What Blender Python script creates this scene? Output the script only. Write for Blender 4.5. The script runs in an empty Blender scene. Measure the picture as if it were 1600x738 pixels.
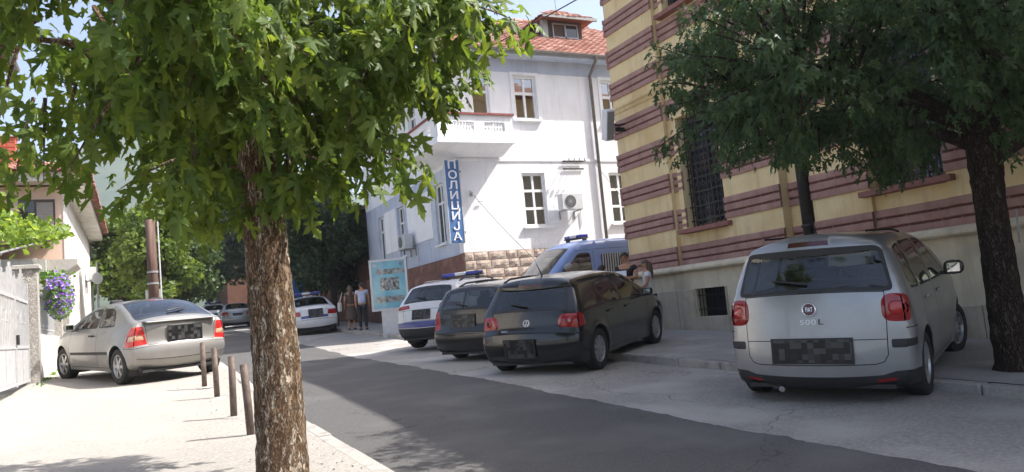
import bpy, bmesh, math, random
import numpy as np
from mathutils import Vector, Matrix, Euler
from mathutils.geometry import delaunay_2d_cdt
random.seed(7); np.random.seed(7)
R_ = math.radians
scn = bpy.context.scene
COL = scn.collection

# ---------------------------------------------------------------- camera
EYE = 1.25
HEAD, PITCH, ROLL = R_(26.45), R_(5.45), R_(5.31)
fw = Vector((math.sin(HEAD)*math.cos(PITCH), math.cos(HEAD)*math.cos(PITCH), math.sin(PITCH)))
r0 = Vector((math.cos(HEAD), -math.sin(HEAD), 0)); u0 = r0.cross(fw)
cr = math.cos(ROLL)*r0 - math.sin(ROLL)*u0
cu = math.sin(ROLL)*r0 + math.cos(ROLL)*u0
cam = bpy.data.objects.new('camera', bpy.data.cameras.new('camera')); COL.objects.link(cam)
cam.matrix_world = Matrix(((cr.x, cu.x, -fw.x, 0), (cr.y, cu.y, -fw.y, 0), (cr.z, cu.z, -fw.z, EYE), (0, 0, 0, 1)))
cam.data.sensor_width = 36; cam.data.lens = 36*1197/1600
cam.data.clip_start = .05; cam.data.clip_end = 4000
scn.camera = cam
# ---------------------------------------------------------------- light
SUN_AZ, SUN_EL = R_(113), R_(51)          # azimuth from +Y clockwise (towards +X)
w = bpy.data.worlds.new('World'); scn.world = w; w.use_nodes = True
nt = w.node_tree; nt.nodes.clear()
sky = nt.nodes.new('ShaderNodeTexSky'); sky.sky_type = 'NISHITA'; sky.sun_disc = False
sky.sun_elevation = SUN_EL; sky.sun_rotation = SUN_AZ; sky.air_density = .8; sky.dust_density = 4.0; sky.ozone_density = .6
bg = nt.nodes.new('ShaderNodeBackground'); bg.inputs['Strength'].default_value = .15
wo = nt.nodes.new('ShaderNodeOutputWorld')
nt.links.new(sky.outputs[0], bg.inputs[0]); nt.links.new(bg.outputs[0], wo.inputs[0])
sd = Vector((math.sin(SUN_AZ)*math.cos(SUN_EL), math.cos(SUN_AZ)*math.cos(SUN_EL), math.sin(SUN_EL)))
sl = bpy.data.lights.new('sun', 'SUN'); sl.energy = 4.6; sl.angle = R_(.5); sl.color = (1, .965, .91)
so = bpy.data.objects.new('sun', sl); COL.objects.link(so)
so.rotation_euler = sd.to_track_quat('Z', 'Y').to_euler(); so.location = (30, -10, 40)
vs = scn.view_settings
vs.view_transform = 'Standard'; vs.look = 'None'; vs.gamma = 1; vs.use_curve_mapping = False
vs.exposure = 1.15
scn.render.engine = 'CYCLES'
scn.cycles.transparent_max_bounces = 12; scn.cycles.max_bounces = 8

# ---------------------------------------------------------------- materials
MATS = {}
def srgb(h):
    h = h.lstrip('#'); c = [int(h[i:i+2], 16)/255 for i in (0, 2, 4)]
    return tuple(((x+.055)/1.055)**2.4 if x > .04045 else x/12.92 for x in c)
def pm(name, c1, c2=None, scale=6., rough=.7, metal=0., bump=0., bscale=40., coat=0., spec=.5, detail=4., c3=None, scale3=1., sub=None, coords='Object', stretch=None, emit=None, crack=None, streak=None):
    """procedural principled material: two-tone noise colour, optional third large-scale tone, bump"""
    if name in MATS: return MATS[name]
    m = bpy.data.materials.new(name); m.use_nodes = True; MATS[name] = m
    t = m.node_tree; b = t.nodes['Principled BSDF']
    b.inputs['Roughness'].default_value = rough; b.inputs['Metallic'].default_value = metal
    b.inputs['Coat Weight'].default_value = coat; b.inputs['Coat Roughness'].default_value = .06
    b.inputs['Specular IOR Level'].default_value = spec
    c1 = tuple(c1)+(1,); b.inputs['Base Color'].default_value = c1
    tc = t.nodes.new('ShaderNodeTexCoord'); src = tc.outputs[coords]
    if stretch:
        mp = t.nodes.new('ShaderNodeMapping'); mp.inputs['Scale'].default_value = stretch
        t.links.new(src, mp.inputs[0]); src = mp.outputs[0]
    if c2 is not None:
        n = t.nodes.new('ShaderNodeTexNoise'); n.inputs['Scale'].default_value = scale; n.inputs['Detail'].default_value = detail
        n.inputs['Roughness'].default_value = .65
        t.links.new(src, n.inputs[0])
        rp = t.nodes.new('ShaderNodeMapRange'); rp.inputs[1].default_value = .35; rp.inputs[2].default_value = .65
        t.links.new(n.outputs[0], rp.inputs[0])
        mx = t.nodes.new('ShaderNodeMix'); mx.data_type = 'RGBA'
        mx.inputs[6].default_value = c1; mx.inputs[7].default_value = tuple(c2)+(1,)
        t.links.new(rp.outputs[0], mx.inputs[0]); out = mx.outputs[2]
        if c3 is not None:
            n3 = t.nodes.new('ShaderNodeTexNoise'); n3.inputs['Scale'].default_value = scale3; n3.inputs['Detail'].default_value = 5
            t.links.new(src, n3.inputs[0])
            r3 = t.nodes.new('ShaderNodeMapRange'); r3.inputs[1].default_value = .5; r3.inputs[2].default_value = .68
            t.links.new(n3.outputs[0], r3.inputs[0])
            m3 = t.nodes.new('ShaderNodeMix'); m3.data_type = 'RGBA'; m3.inputs[7].default_value = tuple(c3)+(1,)
            t.links.new(out, m3.inputs[6]); t.links.new(r3.outputs[0], m3.inputs[0]); out = m3.outputs[2]
        if streak:     # faint vertical run-off stains: (darkest multiplier, low, high)
            sm = t.nodes.new('ShaderNodeMapping'); sm.inputs['Scale'].default_value = (3.2, 3.2, .22); t.links.new(tc.outputs[coords], sm.inputs[0])
            sn = t.nodes.new('ShaderNodeTexNoise'); sn.inputs['Scale'].default_value = 1.6; sn.inputs['Detail'].default_value = 6; sn.inputs['Roughness'].default_value = .7; t.links.new(sm.outputs[0], sn.inputs[0])
            sr = t.nodes.new('ShaderNodeMapRange'); sr.inputs[1].default_value = streak[1]; sr.inputs[2].default_value = streak[2]; sr.inputs[3].default_value = 1; sr.inputs[4].default_value = streak[0]; t.links.new(sn.outputs[0], sr.inputs[0])
            sx = t.nodes.new('ShaderNodeMix'); sx.data_type = 'RGBA'; sx.blend_type = 'MULTIPLY'; sx.inputs[0].default_value = 1; t.links.new(out, sx.inputs[6]); t.links.new(sr.outputs[0], sx.inputs[7]); out = sx.outputs[2]
        if crack:      # thin wandering dark cracks: (scale, half width)
            wn = t.nodes.new('ShaderNodeTexNoise'); wn.inputs['Scale'].default_value = 1.7; wn.inputs['Detail'].default_value = 6; t.links.new(src, wn.inputs[0])
            wm = t.nodes.new('ShaderNodeMix'); wm.data_type = 'RGBA'; wm.inputs[0].default_value = .45; t.links.new(src, wm.inputs[6]); t.links.new(wn.outputs['Color'], wm.inputs[7])
            vo = t.nodes.new('ShaderNodeTexVoronoi'); vo.feature = 'DISTANCE_TO_EDGE'; vo.inputs['Scale'].default_value = crack[0]; t.links.new(wm.outputs[2], vo.inputs[0])
            cm = t.nodes.new('ShaderNodeMapRange'); cm.inputs[1].default_value = crack[1]*.3; cm.inputs[2].default_value = crack[1]; cm.inputs[3].default_value = .62; t.links.new(vo.outputs['Distance'], cm.inputs[0])
            mc = t.nodes.new('ShaderNodeMix'); mc.data_type = 'RGBA'; mc.blend_type = 'MULTIPLY'; mc.inputs[0].default_value = 1; t.links.new(out, mc.inputs[6]); t.links.new(cm.outputs[0], mc.inputs[7]); out = mc.outputs[2]
        t.links.new(out, b.inputs['Base Color'])
    if bump:
        n2 = t.nodes.new('ShaderNodeTexNoise'); n2.inputs['Scale'].default_value = bscale; n2.inputs['Detail'].default_value = 5
        t.links.new(src, n2.inputs[0])
        bp = t.nodes.new('ShaderNodeBump'); bp.inputs['Strength'].default_value = bump; bp.inputs['Distance'].default_value = .02
        t.links.new(n2.outputs[0], bp.inputs['Height']); t.links.new(bp.outputs[0], b.inputs['Normal'])
    if emit:
        b.inputs['Emission Color'].default_value = tuple(emit)+(1,); b.inputs['Emission Strength'].default_value = 1
    return m
def glass_mat(name, tint=(.3, .33, .34), refl=1.0):
    if name in MATS: return MATS[name]
    m = bpy.data.materials.new(name); m.use_nodes = True; MATS[name] = m
    t = m.node_tree; t.nodes.clear()
    o = t.nodes.new('ShaderNodeOutputMaterial'); mx = t.nodes.new('ShaderNodeMixShader')
    tr = t.nodes.new('ShaderNodeBsdfTransparent'); tr.inputs[0].default_value = tuple(tint)+(1,)
    gl = t.nodes.new('ShaderNodeBsdfGlossy'); gl.inputs['Roughness'].default_value = .015
    lw = t.nodes.new('ShaderNodeLayerWeight'); lw.inputs[0].default_value = .5
    pw = t.nodes.new('ShaderNodeMath'); pw.operation = 'POWER'; pw.inputs[1].default_value = 3.5
    mu = t.nodes.new('ShaderNodeMath'); mu.operation = 'MULTIPLY_ADD'; mu.inputs[1].default_value = .9; mu.inputs[2].default_value = .085*refl; mu.use_clamp = True
    t.links.new(lw.outputs['Facing'], pw.inputs[0]); t.links.new(pw.outputs[0], mu.inputs[0]); t.links.new(mu.outputs[0], mx.inputs[0])
    t.links.new(tr.outputs[0], mx.inputs[1]); t.links.new(gl.outputs[0], mx.inputs[2]); t.links.new(mx.outputs[0], o.inputs[0])
    return m
def leaf_mat(name, c1, c2, c3, trans=.45, nscale=3.):
    if name in MATS: return MATS[name]
    m = bpy.data.materials.new(name); m.use_nodes = True; MATS[name] = m
    t = m.node_tree; t.nodes.clear()
    o = t.nodes.new('ShaderNodeOutputMaterial')
    g = t.nodes.new('ShaderNodeNewGeometry')
    n = t.nodes.new('ShaderNodeTexNoise'); n.inputs['Scale'].default_value = nscale; n.inputs['Detail'].default_value = 3
    t.links.new(g.outputs['Position'], n.inputs[0])
    oi = t.nodes.new('ShaderNodeObjectInfo')
    ad = t.nodes.new('ShaderNodeMath'); ad.operation = 'ADD'; t.links.new(g.outputs['Random Per Island'], ad.inputs[0]); t.links.new(oi.outputs['Random'], ad.inputs[1])
    fr = t.nodes.new('ShaderNodeMath'); fr.operation = 'FRACT'; t.links.new(ad.outputs[0], fr.inputs[0])
    a2 = t.nodes.new('ShaderNodeMath'); a2.operation = 'MULTIPLY_ADD'; a2.inputs[1].default_value = .5
    t.links.new(fr.outputs[0], a2.inputs[0])
    a3 = t.nodes.new('ShaderNodeMath'); a3.operation = 'MULTIPLY'; a3.inputs[1].default_value = .55; t.links.new(n.outputs[0], a3.inputs[0]); t.links.new(a3.outputs[0], a2.inputs[2])
    cr_ = t.nodes.new('ShaderNodeValToRGB'); e = cr_.color_ramp.elements
    e[0].position = .15; e[0].color = tuple(c1)+(1,); e[1].position = .85; e[1].color = tuple(c3)+(1,)
    k = cr_.color_ramp.elements.new(.5); k.color = tuple(c2)+(1,)
    t.links.new(a2.outputs[0], cr_.inputs[0])
    d = t.nodes.new('ShaderNodeBsdfPrincipled'); d.inputs['Roughness'].default_value = .5; d.inputs['Specular IOR Level'].default_value = .35
    t.links.new(cr_.outputs[0], d.inputs['Base Color'])
    tl = t.nodes.new('ShaderNodeBsdfTranslucent')
    hs = t.nodes.new('ShaderNodeHueSaturation'); hs.inputs['Hue'].default_value = .48; hs.inputs['Saturation'].default_value = 1.12; hs.inputs['Value'].default_value = 2.1
    t.links.new(cr_.outputs[0], hs.inputs['Color']); t.links.new(hs.outputs[0], tl.inputs[0])
    mx = t.nodes.new('ShaderNodeMixShader'); mx.inputs[0].default_value = trans
    t.links.new(d.outputs[0], mx.inputs[1]); t.links.new(tl.outputs[0], mx.inputs[2]); t.links.new(mx.outputs[0], o.inputs[0])
    return m

# ---------------------------------------------------------------- object helpers
def tag(o, label=None, cat=None, group=None, kind=None):
    if label: o['label'] = label
    if cat: o['category'] = cat
    if group: o['group'] = group
    if kind: o['kind'] = kind
    return o
def thing(name, label, cat, loc=(0, 0, 0), group=None, mw=None):
    o = bpy.data.objects.new(name, None); COL.objects.link(o); o.empty_display_size = .3
    if mw is not None: o.matrix_world = mw
    else: o.location = loc
    return tag(o, label, cat, group)
def link(name, me, mat=None, parent=None, world=False, smooth=False):
    if mat is not None and not me.materials: me.materials.append(mat)
    if smooth and len(me.polygons): me.polygons.foreach_set('use_smooth', [True]*len(me.polygons))
    o = bpy.data.objects.new(name, me); COL.objects.link(o)
    if parent is not None:
        o.parent = parent
        if world:
            # parts given in world coordinates under an unrotated parent chain
            p = Vector((0, 0, 0)); q = parent
            while q is not None: p += q.location; q = q.parent
            o.location = -p
    return o
class MB:
    def __init__(s): s.v = []; s.f = []
    def add(s, v, f):
        k = len(s.v); s.v += [tuple(p) for p in v]; s.f += [tuple(i+k for i in q) for q in f]; return s
    def box(s, x0, x1, y0, y1, z0, z1):
        return s.add([(x0,y0,z0),(x1,y0,z0),(x1,y1,z0),(x0,y1,z0),(x0,y0,z1),(x1,y0,z1),(x1,y1,z1),(x0,y1,z1)],
                     [(0,3,2,1),(4,5,6,7),(0,1,5,4),(1,2,6,5),(2,3,7,6),(3,0,4,7)])
    def obox(s, c, ax, ay, az):
        """box with half-axis vectors"""
        c, ax, ay, az = map(Vector, (c, ax, ay, az)); V = []
        for sz in (-1, 1):
            for sx, sy in ((-1,-1),(1,-1),(1,1),(-1,1)): V.append(c+ax*sx+ay*sy+az*sz)
        return s.add(V, [(0,3,2,1),(4,5,6,7),(0,1,5,4),(1,2,6,5),(2,3,7,6),(3,0,4,7)])
    def tube(s, pts, rad, n=8, caps=True):
        pts = [Vector(p) for p in pts]
        if not hasattr(rad, '__len__'): rad = [rad]*len(pts)
        ref = Vector((0, 0, 1)); V = []; F = []
        for i, p in enumerate(pts):
            d = (pts[min(i+1, len(pts)-1)]-pts[max(i-1, 0)]).normalized()
            a = d.cross(ref)
            if a.length < .3: a = d.cross(Vector((0, 1, 0)))
            a.normalize(); b = d.cross(a)
            for k in range(n):
                t = 2*math.pi*k/n; V.append(p+(a*math.cos(t)+b*math.sin(t))*rad[i])
        m = len(pts)
        for i in range(m-1):
            for k in range(n):
                F.append((i*n+k, i*n+(k+1) % n, (i+1)*n+(k+1) % n, (i+1)*n+k))
        if caps: F.append(tuple(range(n-1, -1, -1))); F.append(tuple((m-1)*n+k for k in range(n)))
        return s.add(V, F)
    def lathe(s, prof, n=24, mat=None, closed=False):
        """prof: (r, h) about local Z; mat: 4x4 transform"""
        V = []; F = []
        for r, h in prof:
            for k in range(n):
                t = 2*math.pi*k/n; p = Vector((r*math.cos(t), r*math.sin(t), h)); V.append(mat @ p if mat else p)
        m = len(prof)
        for i in range(m if closed else m-1):
            j = (i+1) % m
            for k in range(n): F.append((i*n+k, i*n+(k+1) % n, j*n+(k+1) % n, j*n+k))
        return s.add(V, F)
    def prism(s, poly, o, ux, uy, uz):
        """2D polygon in the (ux,uy) plane from origin o extruded along uz"""
        o, ux, uy, uz = map(Vector, (o, ux, uy, uz)); n = len(poly)
        V = [o+ux*a+uy*b for a, b in poly]+[o+ux*a+uy*b+uz for a, b in poly]
        return s.add(V, [tuple(range(n-1, -1, -1)), tuple(range(n, 2*n))]+[(i, (i+1) % n, n+(i+1) % n, n+i) for i in range(n)])
    def mesh(s, name):
        me = bpy.data.meshes.new(name); me.from_pydata(s.v, [], s.f); me.update(); return me
    def build(s, name, mat, parent=None, world=True, smooth=False, fixn=False):
        me = s.mesh(name)
        if fixn:
            b = bmesh.new(); b.from_mesh(me); bmesh.ops.recalc_face_normals(b, faces=b.faces); b.to_mesh(me); b.free()
        return link(name, me, mat, parent, world, smooth)
def bevel(o, w=.01, seg=2):
    m = o.modifiers.new('bevel', 'BEVEL'); m.width = w; m.segments = seg; m.limit_method = 'ANGLE'; m.angle_limit = R_(40)
    return o
def raw_mesh(name, V, F, mat=None, smooth=False):
    """fast mesh from numpy arrays; F is (n,k)"""
    me = bpy.data.meshes.new(name); V = np.asarray(V, 'f4'); F = np.asarray(F, 'i4'); n, k = F.shape
    me.vertices.add(len(V)); me.vertices.foreach_set('co', V.ravel())
    me.loops.add(n*k); me.loops.foreach_set('vertex_index', F.ravel())
    me.polygons.add(n); me.polygons.foreach_set('loop_start', np.arange(0, n*k, k, dtype='i4'))
    if smooth: me.polygons.foreach_set('use_smooth', np.ones(n, bool))
    me.update(calc_edges=True)
    if mat: me.materials.append(mat)
    return me
BENCH = bpy.data.scenes.new('bench')        # scratch scene for evaluating text and skin meshes, removed at the end
def evaluated(o):
    BENCH.collection.objects.link(o)
    with bpy.context.temp_override(scene=BENCH, view_layer=BENCH.view_layers[0]):
        dg = bpy.context.evaluated_depsgraph_get(); me = bpy.data.meshes.new_from_object(o.evaluated_get(dg))
    bpy.data.objects.remove(o); return me
def text_mesh(txt, size, depth=.004, spacing=1.0):
    cu_ = bpy.data.curves.new('lettering', 'FONT'); cu_.body = txt; cu_.size = size; cu_.extrude = depth
    cu_.align_x = 'CENTER'; cu_.align_y = 'CENTER'; cu_.space_character = spacing; cu_.offset = size*.012
    o = bpy.data.objects.new('lettering', cu_); me = evaluated(o); bpy.data.curves.remove(cu_)
    return me
def xform_mesh(me, M): me.transform(M); me.update(); return me
def frame_m(o, ux, uy):
    """matrix with local x=ux, y=uy, z=ux x uy"""
    ux = Vector(ux).normalized(); uy = Vector(uy).normalized(); uz = ux.cross(uy)
    return Matrix(((ux.x, uy.x, uz.x, o[0]), (ux.y, uy.y, uz.y, o[1]), (ux.z, uy.z, uz.z, o[2]), (0, 0, 0, 1)))

# ---------------------------------------------------------------- terrain
RY = [-40, -10, 0, 6, 11, 18, 30, 50, 80, 140, 400]; RZ = [-1.3, -.42, -.12, .07, .27, .46, 1.0, 1.76, 2.6, 4.0, 6]
LY = [-40, -10, 0, 6, 8, 11, 13, 14, 17, 24, 30, 50, 80, 140, 400]; LZ = [-1.15, -.27, .04, .22, .27, .38, .5, .56, .69, .93, 1.13, 1.88, 2.72, 4.1, 6.1]
KL, KR = 1.58, 7.1            # kerb lines
def zroad(y): return float(np.interp(y, RY, RZ))
def zleft(y): return float(np.interp(y, LY, LZ))
def gz(x, y):
    if x < KL: return zleft(y)
    if x > KR: return zroad(y)+.11
    return zroad(y)

asphalt = pm('asphalt_dark', (.108, .103, .1), (.064, .062, .061), scale=48, detail=12, rough=.9, bump=.5, bscale=120, c3=(.125, .12, .114), scale3=.8, crack=(.6, .0035))
asphalt_old = pm('asphalt_worn', (.37, .35, .322), (.215, .204, .189), scale=30, detail=12, rough=.95, bump=.7, bscale=90, c3=(.41, .39, .36), scale3=.7, crack=(.55, .005))
paving = pm('paving_concrete', c1=(.41, .38, .345), c2=(.25, .23, .205), scale=34, detail=12, rough=.95, bump=.5, bscale=150, c3=(.36, .333, .3), scale3=1.3)
kerbmat = pm('kerb_concrete', (.4, .38, .35), (.3, .285, .265), scale=40, rough=.95, bump=.4, bscale=120, c3=(.24, .23, .21), scale3=4)
soil = pm('far_ground', (.14, .15, .08), (.1, .11, .06), scale=3, rough=1)
def sheet(name, xs, ys, zf, mat, kind='structure'):
    V = [(x, y, zf(x, y)) for y in ys for x in xs]; nx = len(xs)
    F = [(j*nx+i, j*nx+i+1, (j+1)*nx+i+1, (j+1)*nx+i) for j in range(len(ys)-1) for i in range(nx-1)]
    o = MB().add(V, F).build(name, mat, smooth=True); return tag(o, kind=kind)
ylist = sorted(set([-40, -25, -10]+list(np.arange(-6, 52, .5))+[55, 60, 70, 80, 100, 120, 140]))
rngg = np.random.RandomState(3)
def wob(x, y, a=.006): return a*(math.sin(x*2.3+y*.7)+math.sin(y*1.9-x*1.1)+.6*math.sin(5.1*x)*math.sin(4.3*y))
sheet('ground', [-900, -200, -60, -20, -6, 0, 4, 9, 30, 80, 250, 900], [-300, -100, -40, -10, 0, 6, 11, 18, 30, 50, 80, 140, 400, 1500], lambda x, y: float(np.interp(y, RY+[2000], RZ+[8]))-.35, soil)
sheet('road', [1.5, 2.2, 3, 3.8, 4.3, 4.55, 4.7, 5.0], ylist, lambda x, y: zroad(y)+wob(x, y), asphalt)
def edge_x(y): return 4.62+.02*math.sin(y*.9)+.018*math.sin(y*4.1+1)+.012*math.sin(y*9.3)
# old paved parking strip right of the asphalt lane: overlaps it by a thin ragged edge, 5 mm proud
V = []; F = []
slist = sorted(set(ylist) | set(np.round(np.arange(1, 30, .11), 3))); rag = np.random.RandomState(4)
for j, y in enumerate(slist):
    for i, x in enumerate((edge_x(y)+rag.uniform(-.02, .02), 4.8, 5.6, 6.4, 7.16)): V.append((x, y, zroad(y)+wob(x, y)+(.0045 if i else .0012)))
for j in range(len(slist)-1):
    for i in range(4): F.append((j*5+i, j*5+i+1, (j+1)*5+i+1, (j+1)*5+i))
tag(MB().add(V, F).build('parking_strip', asphalt_old, smooth=True), kind='structure')
sheet('pavement_left', [-7, -4, -2.5, -1.5, -.5, .5, KL-.14], ylist, lambda x, y: zleft(y)+wob(x, y, .008)+max(0, -x-.5)*.02, paving)
pave_r = pm('paving_right', (.37, .355, .332), (.25, .24, .226), scale=30, detail=12, rough=.95, bump=.4, bscale=180, c3=(.4, .385, .36), scale3=1.2)
sheet('pavement_right', [KR+.15, 8, 9, 10, 13, 20, 40], ylist, lambda x, y: zroad(y)+.11+wob(x, y, .005)+max(0, min(x, 10.6)-KR)*.012, pave_r)
def kerb(xc, zf, ys, name, ln):
    k = tag(bpy.data.objects.new(name, None), kind='structure'); COL.objects.link(k)
    y = ys[0]; first = {}
    i = 0
    while y < ys[1]:
        l = ln; m = MB(); zb = zf(y); zt = zf(y+l-.012)
        dx = random.uniform(-.006, .006); dz = random.uniform(-.006, .008)
        a, b = xc-.075+dx, xc+.075+dx
        V = [(a, y, zb-.3), (b, y, zb-.3), (b, y+l-.012, zt-.3), (a, y+l-.012, zt-.3), (a, y, zb+dz), (b, y, zb+dz), (b, y+l-.012, zt+dz), (a, y+l-.012, zt+dz)]
        m.add(V, [(0,3,2,1),(4,5,6,7),(0,1,5,4),(1,2,6,5),(2,3,7,6),(3,0,4,7)])
        o = m.build('kerb_stone', kerbmat, k); bevel(o, .02, 2); y += l; i += 1
    return k
kerb(KL-.07, lambda y: zleft(y)+.004, (2.5, 30), 'kerb_left', .8)
kerb(KR+.075, lambda y: zroad(y)+.115, (2, 34), 'kerb_right', .9)
# ================================================================ buildings
yellow = pm('yellow_render', srgb('#e7d1a3'), srgb('#dfc695'), scale=2.2, rough=.9, bump=.25, bscale=55, c3=srgb('#d3b885'), scale3=.8, streak=(.72, .5, .8))
mould = pm('terracotta_moulding', srgb('#a8847a'), srgb('#9b7469'), scale=5, rough=.85, bump=.25, bscale=60, c3=srgb('#ad8b7e'), scale3=2, streak=(.75, .5, .8))
groove = pm('dark_red_brick', srgb('#6f4540'), srgb('#5f3834'), scale=14, rough=.9, bump=.3, bscale=80)
mortar = pm('mortar', srgb('#a37f72'), srgb('#927064'), scale=20, rough=.95)
plinthm = pm('plinth_render', srgb('#dccfb4'), srgb('#d2c4a8'), scale=3, rough=.9, bump=.2, bscale=60, c3=srgb('#bdb29c'), scale3=1.2, streak=(.68, .48, .78))
slabm = pm('grey_stone_slab', srgb('#c2b6a2'), srgb('#b5a994'), scale=4, rough=.85, bump=.2, bscale=90, c3=srgb('#a79b87'), scale3=1.5, streak=(.7, .5, .8))
dark = pm('dark_void', (.012, .012, .013), rough=.9)
ironb = pm('black_iron', (.02, .02, .022), (.03, .028, .026), scale=30, rough=.55, metal=.3)
winglass = pm('window_glass', (.03, .035, .04), rough=.04, spec=.8)
pipe_dark = pm('dark_downpipe', (.035, .033, .032), (.05, .045, .042), scale=12, rough=.6, metal=.3)
class Parts:
    """stands in for a mesh builder: every box becomes a part of its own"""
    def __init__(s, name, mat, parent): s.a = (name, mat, parent)
    def obox(s, *k): MB().obox(*k).build(*s.a); return s
def cells(mb, o, u, n, th, u0, u1, z0, z1, ops):
    """wall slab (front face at plane o, thickness th behind) with rectangular openings"""
    o, u, n = Vector(o), Vector(u), Vector(n)
    us = sorted({u0, u1, *[max(u0, min(u1, c)) for q in ops for c in q[:2]]}); zs = sorted({z0, z1, *[max(z0, min(z1, c)) for q in ops for c in q[2:4]]})
    for j in range(len(zs)-1):
        i = 0
        while i < len(us)-1:
            cz = (zs[j]+zs[j+1])/2
            hole = lambda a, b: any(q[0] < (a+b)/2 < q[1] and q[2] < cz < q[3] for q in ops)
            if hole(us[i], us[i+1]): i += 1; continue
            k = i
            while k+1 < len(us)-1 and not hole(us[k+1], us[k+2]): k += 1
            a, b = us[i], us[k+1]
            mb.obox(o+u*((a+b)/2)-n*(th/2)+Vector((0, 0, cz)), u*((b-a)/2), n*(th/2), Vector((0, 0, (zs[j+1]-zs[j])/2)))
            i = k+1
    return mb

# ---------------------------------------------------------------- striped yellow building on the right
YB = thing('striped_building', 'yellow building with dark red striped bands and barred windows on the right', 'building', (10.6, 5, zroad(5)))
PER = 4.6; WINC = [12.26-PER*k for k in range(5)]; WHW = .64
YEND = -9.5
wins = [(c-WHW, c+WHW, z0, z1) for c in WINC for z0, z1 in ((2.6, 5.0), (7.35, 9.55))]
segs = [(13.2, 15.0, .1)]           # (y0, y1, proud)
for c in WINC:
    segs += [(c-WHW, c+WHW+.3, -.02)] if c == WINC[0] else [(c-WHW, c+WHW, -.02)]
    mid = c-PER/2
    segs += [(mid+.2, c-WHW, .05), (mid-.5, mid+.2, -.16), (mid-PER/2+WHW, mid-.5, .05)]
uY = (0, 1, 0); nX = (-1, 0, 0)
EAVE = 10.35
for a, b, pr in segs:
    cells(Parts('wall_bay', yellow, YB), (10.6-pr, 0, 0), uY, nX, .35+pr, a, b, 1.8, EAVE, wins)
MB().box(10.95, 24, YEND, 15.0, .0, EAVE).build('wall_core', yellow, YB)
def band_piece(base, along, out, ln, zc):
    """one length of banding: a single moulded profile with two darker brick courses set in its grooves"""
    base = Vector(base)+Vector((0, 0, zc)); along = Vector(along); out = Vector(out)
    pts = [(-.02, -.208)]
    for c in (-.155, 0, .155): pts += [(.024, c-.059), (.034, c-.05), (.037, c), (.034, c+.05), (.024, c+.059)] + ([(.004, c+.062), (.004, c+.093)] if c < .1 else [])
    pts += [(-.02, .209)]
    bd = MB().prism(pts, base, out, (0, 0, 1), along*ln).build('striped_band', mould, YB, fixn=True); mj = MB()
    for c in (-.0775, .0775):
        MB().prism([(0, c-.015), (.01, c-.015), (.01, c+.015), (0, c+.015)], base+along*.001, out, (0, 0, 1), along*(ln-.002)).build('brick_course', groove, bd, fixn=True)
        k = .12+random.random()*.1
        while k < ln-.03:
            mj.prism([(0, c-.014), (.014, c-.014), (.014, c+.014), (0, c+.014)], base+along*(k-.008), out, (0, 0, 1), along*.014); k += .3+random.random()*.25
    if mj.v: tag(mj.build('mortar_joint', mortar, bd, fixn=True), kind='stuff')
BZ = [2.05, 2.85, 3.65, 4.45, 5.25, 6.2, 7.0, 7.8, 8.6, 9.4]
for zc in BZ:
    for a, b, pr in segs:
        pieces = [(a, b)]
        for w0, w1, z0, z1 in wins:
            if a <= w0+.01 and w1 <= b+.01 and z0-.05 < zc < z1+.1: pieces = [(w1, b)] if b-w1 > .1 else []
        for p, q in pieces: band_piece((10.6-pr, p+.0, 0), uY, nX, q-p, zc)
    band_piece((10.45, 15.0, 0), (1, 0, 0), (0, 1, 0), 3.0, zc)
# cornice between the floors and at the eaves
for nm, zc, out, h in (('string_cornice', 5.72, .09, .16), ('eaves_cornice', EAVE-.12, .4, .3)):
    m = MB()
    for a, b, pr in segs:
        m.prism([(-.02, -h/2), (.25*out, -h/2), (.55*out, -.1*h), (out, .15*h), (out, h/2), (-.02, h/2)], (10.6-pr, a, zc), nX, (0, 0, 1), Vector(uY)*(b-a))
    m.prism([(-.02, -h/2), (.25*out, -h/2), (.55*out, -.1*h), (out, .15*h), (out, h/2), (-.02, h/2)], (10.4, 15.0, zc), (0, 1, 0), (0, 0, 1), (4, 0, 0))
    m.build(nm, yellow, YB, fixn=True)
# plinth: rendered upper course with ledge, grey slabs below, barred cellar windows
cel = [(c-.46-.0, c+.47, .74, 1.32) for c in WINC]
m = MB(); cells(m, (10.46, 0, 0), uY, nX, .5, YEND, 15.06, -.3, 1.72, cel); m.build('plinth_wall', plinthm, YB)
m = MB().prism([(-.02, 0), (.16, 0), (.2, .03), (.2, .07), (.1, .13), (-.02, .15)], (10.5, YEND, 1.7), nX, (0, 0, 1), (0, 15.1-YEND, 0))
m.build('plinth_ledge', plinthm, YB, fixn=True)
y = 15.07; k = 0
while y > 0:
    ln = random.choice((.82, .95, 1.05)); y0 = y-ln
    if y > 11.75 > y0: y0 = 11.75
    top = 1.33 if y > 11.8 else .72
    rects = [(y0+.006, y-.006)]
    for c0, c1, a, b in cel:
        if top > a:
            rects = [r for p, q in rects for r in ((p, min(q, c0-.012)), (max(p, c1+.012), q)) if r[1]-r[0] > .03]
    for p, q in rects:
        o = MB().box(10.425+random.uniform(-.004, .004), 10.47, p, q, -.2, top-random.uniform(.004, .012)).build('stone_slab', slabm, YB); bevel(o, .008, 1)
    for c0, c1, a, b in cel:
        if top > a and y0 < c0 < y: MB().box(10.43, 10.47, c0-.012, c1+.012, -.2, a-.012).build('stone_slab', slabm, YB)
    y = y0
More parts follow.
